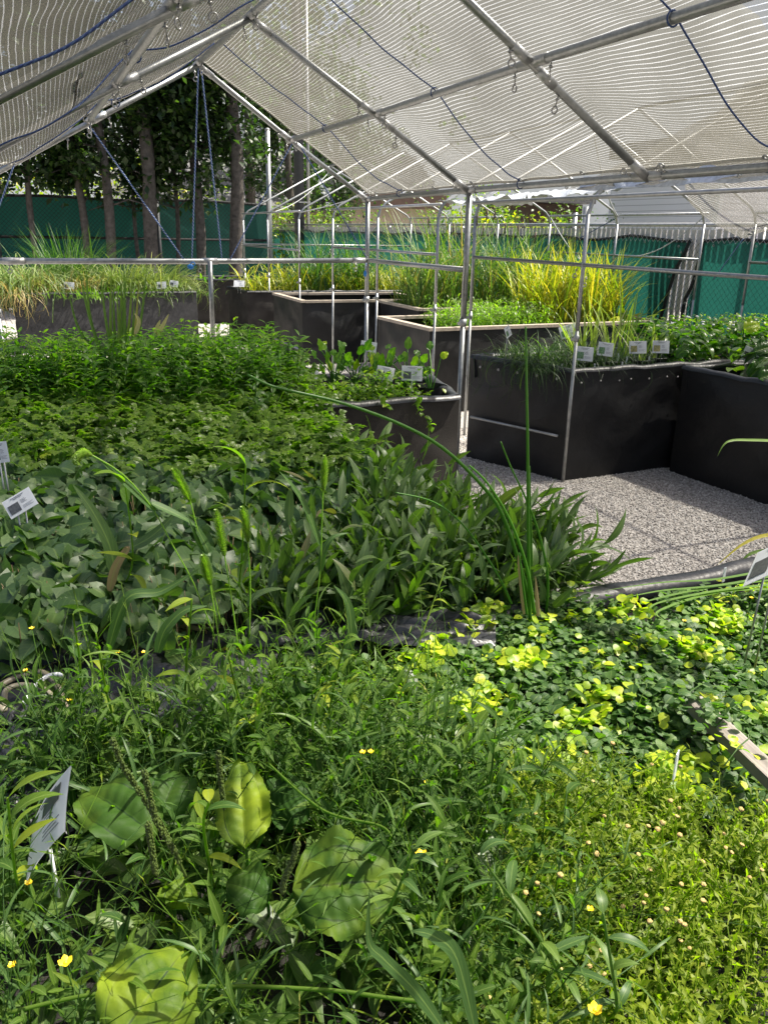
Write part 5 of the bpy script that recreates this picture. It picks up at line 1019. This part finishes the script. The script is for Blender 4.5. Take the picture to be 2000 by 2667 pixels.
# short charcoal bed: pots of pickerel plants
for i, (px, v, n, lab) in enumerate([(870, 4.55, 15, 'at the back left'), (925, 4.50, 14, 'at the back centre beside the pale card'), (985, 4.40, 14, 'between the cards'), (1060, 4.30, 13, 'behind the rightmost card'), (1125, 4.25, 6, 'with long stalks at the right end')]):
    c_ = atv(px, 950, v); t = empty('pickerel_plant', (c_[0], v, .72), label='potted plant with spoon shaped glossy leaves, ' + lab, cat='water plant', group='potted spoon leaved plants')
    rs = np.random.default_rng(400 + i)
    for k in range(n):
        a = rs.uniform(0, 6.3); h_ = rs.uniform(.04, .25); q_ = rs.uniform(.05, .15); e = np.array([c_[0] + cos(a) * q_, v + sin(a) * q_, .76 + h_]); link('leaf_stalk', tube(curve([(c_[0], v, .74), (c_[0] + cos(a) * .03, v + sin(a) * .03, .76 + h_ * .5), e], 8), .0035, 6, .8), M['rush'], t)
        link('leaf_blade', bigleaf(e, e + np.array([cos(a) * .04, sin(a) * .04 - .01, rs.uniform(.01, .08)]), .045, (-cos(a) * .6 - .2, -.8, .35), .006, .003, rs.uniform(.4, 1), nr=10, nc=3), M['broad'], t)
    V, Q, L = tube([(c_[0], v, .68), (c_[0], v, .80)], [.08, .095], 18, caps=False); link('pot', (V, Q, L), M['pot'], t)
P = np.stack([U(1.0, 2.05, 2600), U(4.0, 4.35, 2600), U(.74, .88, 2600)], -1); P = P[P[:, 2] < .90 - .10 * (P[:, 0] - 1)]; n = len(P)
link('pot_ground_cover', multi([leaf(.035, .018, 3, 1, 'lance')], P, U(0, 6, n), U(-.3, 1, n), U(-.6, .6, n), U(.6, 1.3, n)), M['celery'], label='low green leaves along the front of the short charcoal bed', kind='stuff')
P = np.stack([N_(1.72, .12, 260), U(4.0, 4.1, 260), U(.78, .93, 260)], -1)
link('yellow_green_cover', multi([leaf(.03, .02, 3, 1, 'round')], P, U(0, 6, 260), U(-.3, 1, 260), 0, U(.6, 1.3, 260)), M['lance_bright'], label='pale yellow green creeper over the front edge of the short bed', kind='stuff')

# ------------------------------------------------------------------ cards
def card(label, o, ax, az_, pic='photo', legs=1, bow=0.0, legz=None, cname='plant_card', pf=(.08, .46, .14, .62), lines=((.55, .92, .82, 3), (.55, .9, .35, 4))):
    """a laminated card: o = lower left corner, ax / az_ = its width and height vectors"""
    o, ax, az_ = [np.array(q, float) for q in (o, ax, az_)]; nrm = np.cross(ax, az_); nrm /= np.linalg.norm(nrm)
    t = empty(cname, tuple(o + ax / 2), label=label, cat='plant card', group='laminated plant cards')
    def pt(x, y, d): return o + ax * x + az_ * y + nrm * (d + bow * (sin(pi * x) + .4 * sin(pi * y)))
    def plate(x0, x1, y0, y1, d, th, nx=10, ny=6):
        A = grid(lambda a, b: (pt(x0 + (x1 - x0) * a, y0 + (y1 - y0) * b, d), (a, b, 0)), nx, ny); B = grid(lambda a, b: (pt(x0 + (x1 - x0) * a, y0 + (y1 - y0) * b, d - th), (a, b, 0)), nx, ny)
        return cat([A, B])
    sgn = 1 if nrm @ (CAM - o) > 0 else -1
    link('card_face', plate(0, 1, 0, 1, 0, .0012), M['paper'], t)
    link('picture', plate(pf[0], pf[1], pf[2], pf[3], sgn * .0014, .0003, 6, 5), M[pic], t)
    bars = [plate(.28, .74, .87, .90, sgn * .0014, .0002, 6, 1), plate(.36, .66, .80, .825, sgn * .0014, .0002, 6, 1)]
    for k in range(4): bars.append(plate(.54, .70 + .05 * (k % 2), .62 - k * .055, .635 - k * .055, sgn * .0014, .0002, 4, 1))
    for k in range(3): bars.append(plate(.54, .90 - .06 * (k % 2), .30 - k * .06, .315 - k * .06, sgn * .0014, .0002, 4, 1))
    link('print', cat(bars), M['ink'], t)
    zb = legz if legz is not None else .76
    for f in ((.35, .62) if legs > 1 else (.5,)):
        p = pt(f, .45, -sgn * .003); link('stake', tube([p, (p[0] + .004, p[1] + .012, zb)], .0022, 6), M['metal2'] if legs > 1 else M['white'], t)
    return t
def pcard(label, px, py, v, wpx, ang=0, asp=.78, pic='photo', legs=2, yaw=0.0, tilt=.25, **k):
    """card centred at a photo pixel on the plane y = v; wpx wide in photo pixels"""
    c_ = atv(px, py, v); D = (c_ - CAM) @ FW; W = wpx * D / F_PX; a = -radians(ang); yw = -YAW + yaw
    ex = np.array([cos(yw), sin(yw), 0]); ey = np.array([-sin(yw) * sin(tilt), cos(yw) * sin(tilt), cos(tilt)])
    ax = (ex * cos(a) + ey * sin(a)) * W; az_ = (-ex * sin(a) + ey * cos(a)) * W * asp
    return card(label, c_ - ax / 2 - az_ / 2, ax, az_, pic, legs, **k)
pcard('plant card just right of the corner pole with a striped green picture', 1522, 921, 4.66, 46, 4, .80)
pcard('plant card with a green reed picture, second from the corner pole', 1577, 909, 4.66, 40, 6, .88)
pcard('plant card with a yellow iris picture, left one of that pair', 1661, 904, 4.66, 45, -2, .72, 'photo3')
pcard('plant card with a yellow iris picture, right one of that pair', 1721, 903, 4.66, 44, 0, .74, 'photo3')
pcard('tilted plant card with a dark picture among the broad leaves at far right', 1955, 925, 4.42, 44, 22, .88, 'photo2')
pcard('plant card tilted up to the right at the left of the corner pole', 1480, 862, 4.95, 45, -18, .72)
pcard('narrow plant card turned sideways over the wiry thicket', 1323, 863, 5.05, 28, -18, 1.0, yaw=.9)
pcard('plant card behind the pots in the short charcoal bed', 960, 902, 4.55, 42, 8, .62, 'photo2')
pcard('plant card with lattice shadow at the left of the short charcoal bed', 803, 974, 4.05, 50, 6, .72)
pcard('curled plant card in the middle of the short charcoal bed', 1003, 972, 4.15, 46, 10, .75, 'photo2', bow=.008)
pcard('rightmost plant card in the short charcoal bed with a blue green picture', 1073, 972, 4.08, 54, 1, .72, 'photo2', legs=1)
pcard('small white card at the left of the charcoal grass bed', 180, 743, 12.15, 27, 3, .66, 'photo2')
pcard('white card with a dark sprig picture at the right of the charcoal grass bed', 421, 742, 12.15, 24, -4, .72, 'photo2')
pcard('faded white card at the right end of the charcoal grass bed', 453, 738, 12.2, 22, 8, .72, 'photo2')
pcard('card of printed lines at the left corner of the yellow rush bed', 623, 738, 12.05, 28, 0, .62, 'paper', tilt=.5)
pcard('card half buried in heart shaped leaves at the left edge', 52, 1310, 2.15, 78, -35, .7, 'photo2', tilt=.6)
pcard('card cut by the left edge above the heart shaped leaves', 0, 1178, 2.5, 42, -8, 1.3, 'photo2', tilt=.2)
pcard('grey card lying tilted among the lance shaped leaves', 1262, 1330, 2.0, 36, 50, .5, 'photo2', tilt=.5, yaw=.5)
pcard('white card lying beyond the broad leaves near the torn screen', 1765, 846, 5.6, 36, 8, .5, 'paper', tilt=.7)
rx = lambda x, y, D: CAM + ray(x, y) / F_PX * D
A_, Bq, C_, Dq = rx(186, 1948, 1.0), rx(167, 2165, .905), rx(68, 2297, 1.0), rx(92, 2130, 1.09)
card('large laminated card seen almost edge on at the lower left, leaning on weeds', C_, Bq - C_, Dq - C_ + np.array([0, 0, 0]), 'photo2', 1, legz=.78, bow=.004, pf=(.45, .85, .58, .86))
for o in [x for x in bpy.data.objects if x.parent and x.parent.get('label', '').startswith('large laminated card') and x.name.startswith('stake')]: pass
T1, T2, T3 = rx(1934, 1528, 1.62), rx(1972, 1440, 1.71), rx(2060, 1470, 1.53)
card('grey backed plant card cut by the right edge above the rim', T1, T3 - T1, T2 - T1, 'photo2', 2, legz=.80)
p = atz(1886, 1497, .83); tag(link('plant_tag', box(tuple(p), (.012, .002, .04), .3), M['paper']), 'small cream plant tag standing by the folded rim at right', 'plant tag')
p = atz(1760, 1995, .86); tag(link('plant_tag', box(tuple(p), (.016, .002, .05), .6), M['paper']), 'bent white plant tag between the round leaves and the olive carpet', 'plant tag')

# ------------------------------------------------------------------ plank, hoses, liner folds, pebbles
a = atz(1808, 1796, .872); b = atz(2140, 2100, .872); d = (b - a)[:2]; Lp = np.linalg.norm(d); ang = atan2(d[1], d[0])
V, Q, L = box(((a[0] + b[0]) / 2, (a[1] + b[1]) / 2, .846), (Lp, .036, .020), ang); V0, _, _ = box((0, 0, 0), (Lp, .036, .020)); L = np.stack([V0[:, 1], V0[:, 0], V0[:, 2]], -1)
tag(link('wooden_plank', (V, Q, L), M['plank'], smooth=False), 'weathered grey plank end poking out of the creeping jenny at right', 'plank')
for i, (pts, mt, r_) in enumerate([([(-20, 1800), (20, 1775), (60, 1758), (110, 1752), (150, 1790), (172, 1850), (176, 1905), (160, 1945)], 'hose', .0060), ([(-20, 1820), (10, 1850), (15, 1800), (60, 1785), (120, 1800), (155, 1850), (150, 1910)], 'hose', .0055), ([(62, 1832), (88, 1790), (128, 1760), (165, 1757)], 'white', .004)]):
    tag(link('garden_hose', tube(curve([atz(x, y, .825 + .01 * i) for x, y in pts], 40), r_, 10), M[mt]), ['beige hose looping over the liner at the left edge', 'inner turn of beige hose at the left edge', 'short clear tube bent over the liner at left'][i], 'hose', 'hoses on the liner at left')
def sheet(px0, px1, py0, py1, z, label, seed):
    def fn(a, b):
        p = atz(px0 + (px1 - px0) * a, (py0 + (py1 - py0) * b), z); h = .018 * vnoise(a * 5 + b, b * 7, 1.6, seed) + .010 * abs(sin(b * 9 + a * 3 + seed)) + .006 * vnoise(a * 16, b * 14, 1.2, seed + 1)
        return (p[0], p[1], z + h), (a, b, 0)
    tag(link('loose_liner', grid(fn, 50, 30), M['linershine']), label, 'liner', 'loose folds of black pond liner')
sheet(-40, 700, 1700, 1900, .80, 'crumpled black liner showing between the weeds and the heart leaves at left', 1)
sheet(-60, 190, 1880, 2160, .80, 'crumpled black liner at the left edge around the white card', 4)
sheet(640, 1290, 1600, 1690, .80, 'smooth black liner fold between the dead leaves and the creeping jenny', 7)
n = 60000; P = np.stack([U(.9, 4.5, n), U(1.6, 6.2, n), np.full(n, .002)], -1); q = pix(P); P = P[(q[:, 0] > 1130) & (q[:, 1] > 1080)]; n = len(P)
peb = [blob((0, 0, 0), .0055, .0042, .0032, 5, 3, .5, 1.0) for _ in range(6)]
for T in peb: T[2][:, 2] = 0
link('gravel_chips', multi(peb, P, U(0, 6.3, n), U(-.5, .5, n), U(-.5, .5, n), U(.6, 1.5, n)), M['pebble'], label='loose crushed granite chips on the path between the beds', kind='stuff')
for i, (pts, v, lab) in enumerate([([(2060, 1395), (1990, 1395), (1930, 1420), (1868, 1472)], 1.62, 'bright yellow blade curving down over the rim at right'), ([(2060, 1150), (1960, 1146), (1895, 1150), (1868, 1188)], 2.3, 'pale leaf entering from the right edge over the dark bed'), ([(2040, 1430), (1960, 1440), (1925, 1470)], 1.64, 'cream banded blade under the yellow one')]):
    tag(link('reaching_grass', ribbon(curve(pv(pts, v), 20), .012, (0, -.8, .6), .95), M['reedY' if i == 0 else 'varieg']), lab, 'grass blade', 'blades reaching in from the right edge')
for k in range(5):
    y0 = 1505 + k * 9 + float(N_(0, 4)); pts = [(2080, y0 - 30 + k * 6), (1880, y0 + float(N_(0, 6))), (1720, y0 + 20 + k * 7), (1575 + k * 38, y0 + 40 + 8 * k)]
    tag(link('lying_grass', ribbon(curve([atz(x, y, .86 - k * .003) for x, y in pts], 24), .011, (0, 0, 1), .3 + .07 * k), M['reed']), 'long flat blade lying along the folded rim at the right', 'grass blade', 'long blades lying along the rim')

# fixings on the right hand bed
rb = [o for o in bpy.data.objects if o.get('label', '').startswith('black bed of grasses')][0]
for k in range(5):
    f = .12 + .19 * k; link('rivet', blob((3.36 - .34 * f - .022, 4.56 + .80 * f - .01, .715), .008, .010, .010, 8, 5), M['slat'], rb)
for k in range(9): link('rivet', blob((3.42 + .14 * k + .02 * (k % 3), 4.532, .70 + .006 * (k % 2)), .006, .005, .006, 8, 5), M['slat'], rb)
a, b = atu(1246, 1106, 3.12), atu(1434, 1186, 3.30); a = np.array([3.00 + .02, 5.22, a[2]]); b = np.array([3.30, 4.62, b[2]]); n_ = np.array([-.92, -.39, 0]) * .035
link('metal_strip', tube([np.array([3.03, 5.30, .335]) + n_, np.array([3.335, 4.60, .325]) + n_], .010, 6), M['metal2'], rb)
db = [o for o in bpy.data.objects if o.get('label', '').startswith('open black bed')][0]
link('metal_strip', tube([(3.165, 11.3, .20), (3.165, 10.15, .20)], .016, 6), M['metal2'], db)

# creeping jenny growing over the plank
for i, (px, py, n) in enumerate([(1848, 1862, 34), (1900, 1850, 16), (1925, 1945, 12), (1800, 1800, 26)]):
    c_ = atz(px, py, .868); t = empty('creeping_jenny_sprig', tuple(c_), label=['dark leafy sprig lying across the middle of the plank', 'small green tip reaching over the far side of the plank', 'three bright yellow leaves over the near edge of the plank', 'leafy sprig covering the end of the plank'][i], cat='plant', group='sprigs of creeping jenny over the plank')
    P = c_ + N_(0, 1, (n, 3)) * np.array([.022, .018, .005]); link('leaves', multi(lr, P, U(0, 6.3, n), N_(.15, .4, n), N_(0, .35, n), U(.6, 1.15, n)), M['money_gold' if i == 2 else 'money_dark'], t)
    link('runner', tube([c_ + np.array([-.05, -.02, -.01]), c_, c_ + np.array([.03, .01, 0])], .0012, 5, .5), M['money_dark'], t)
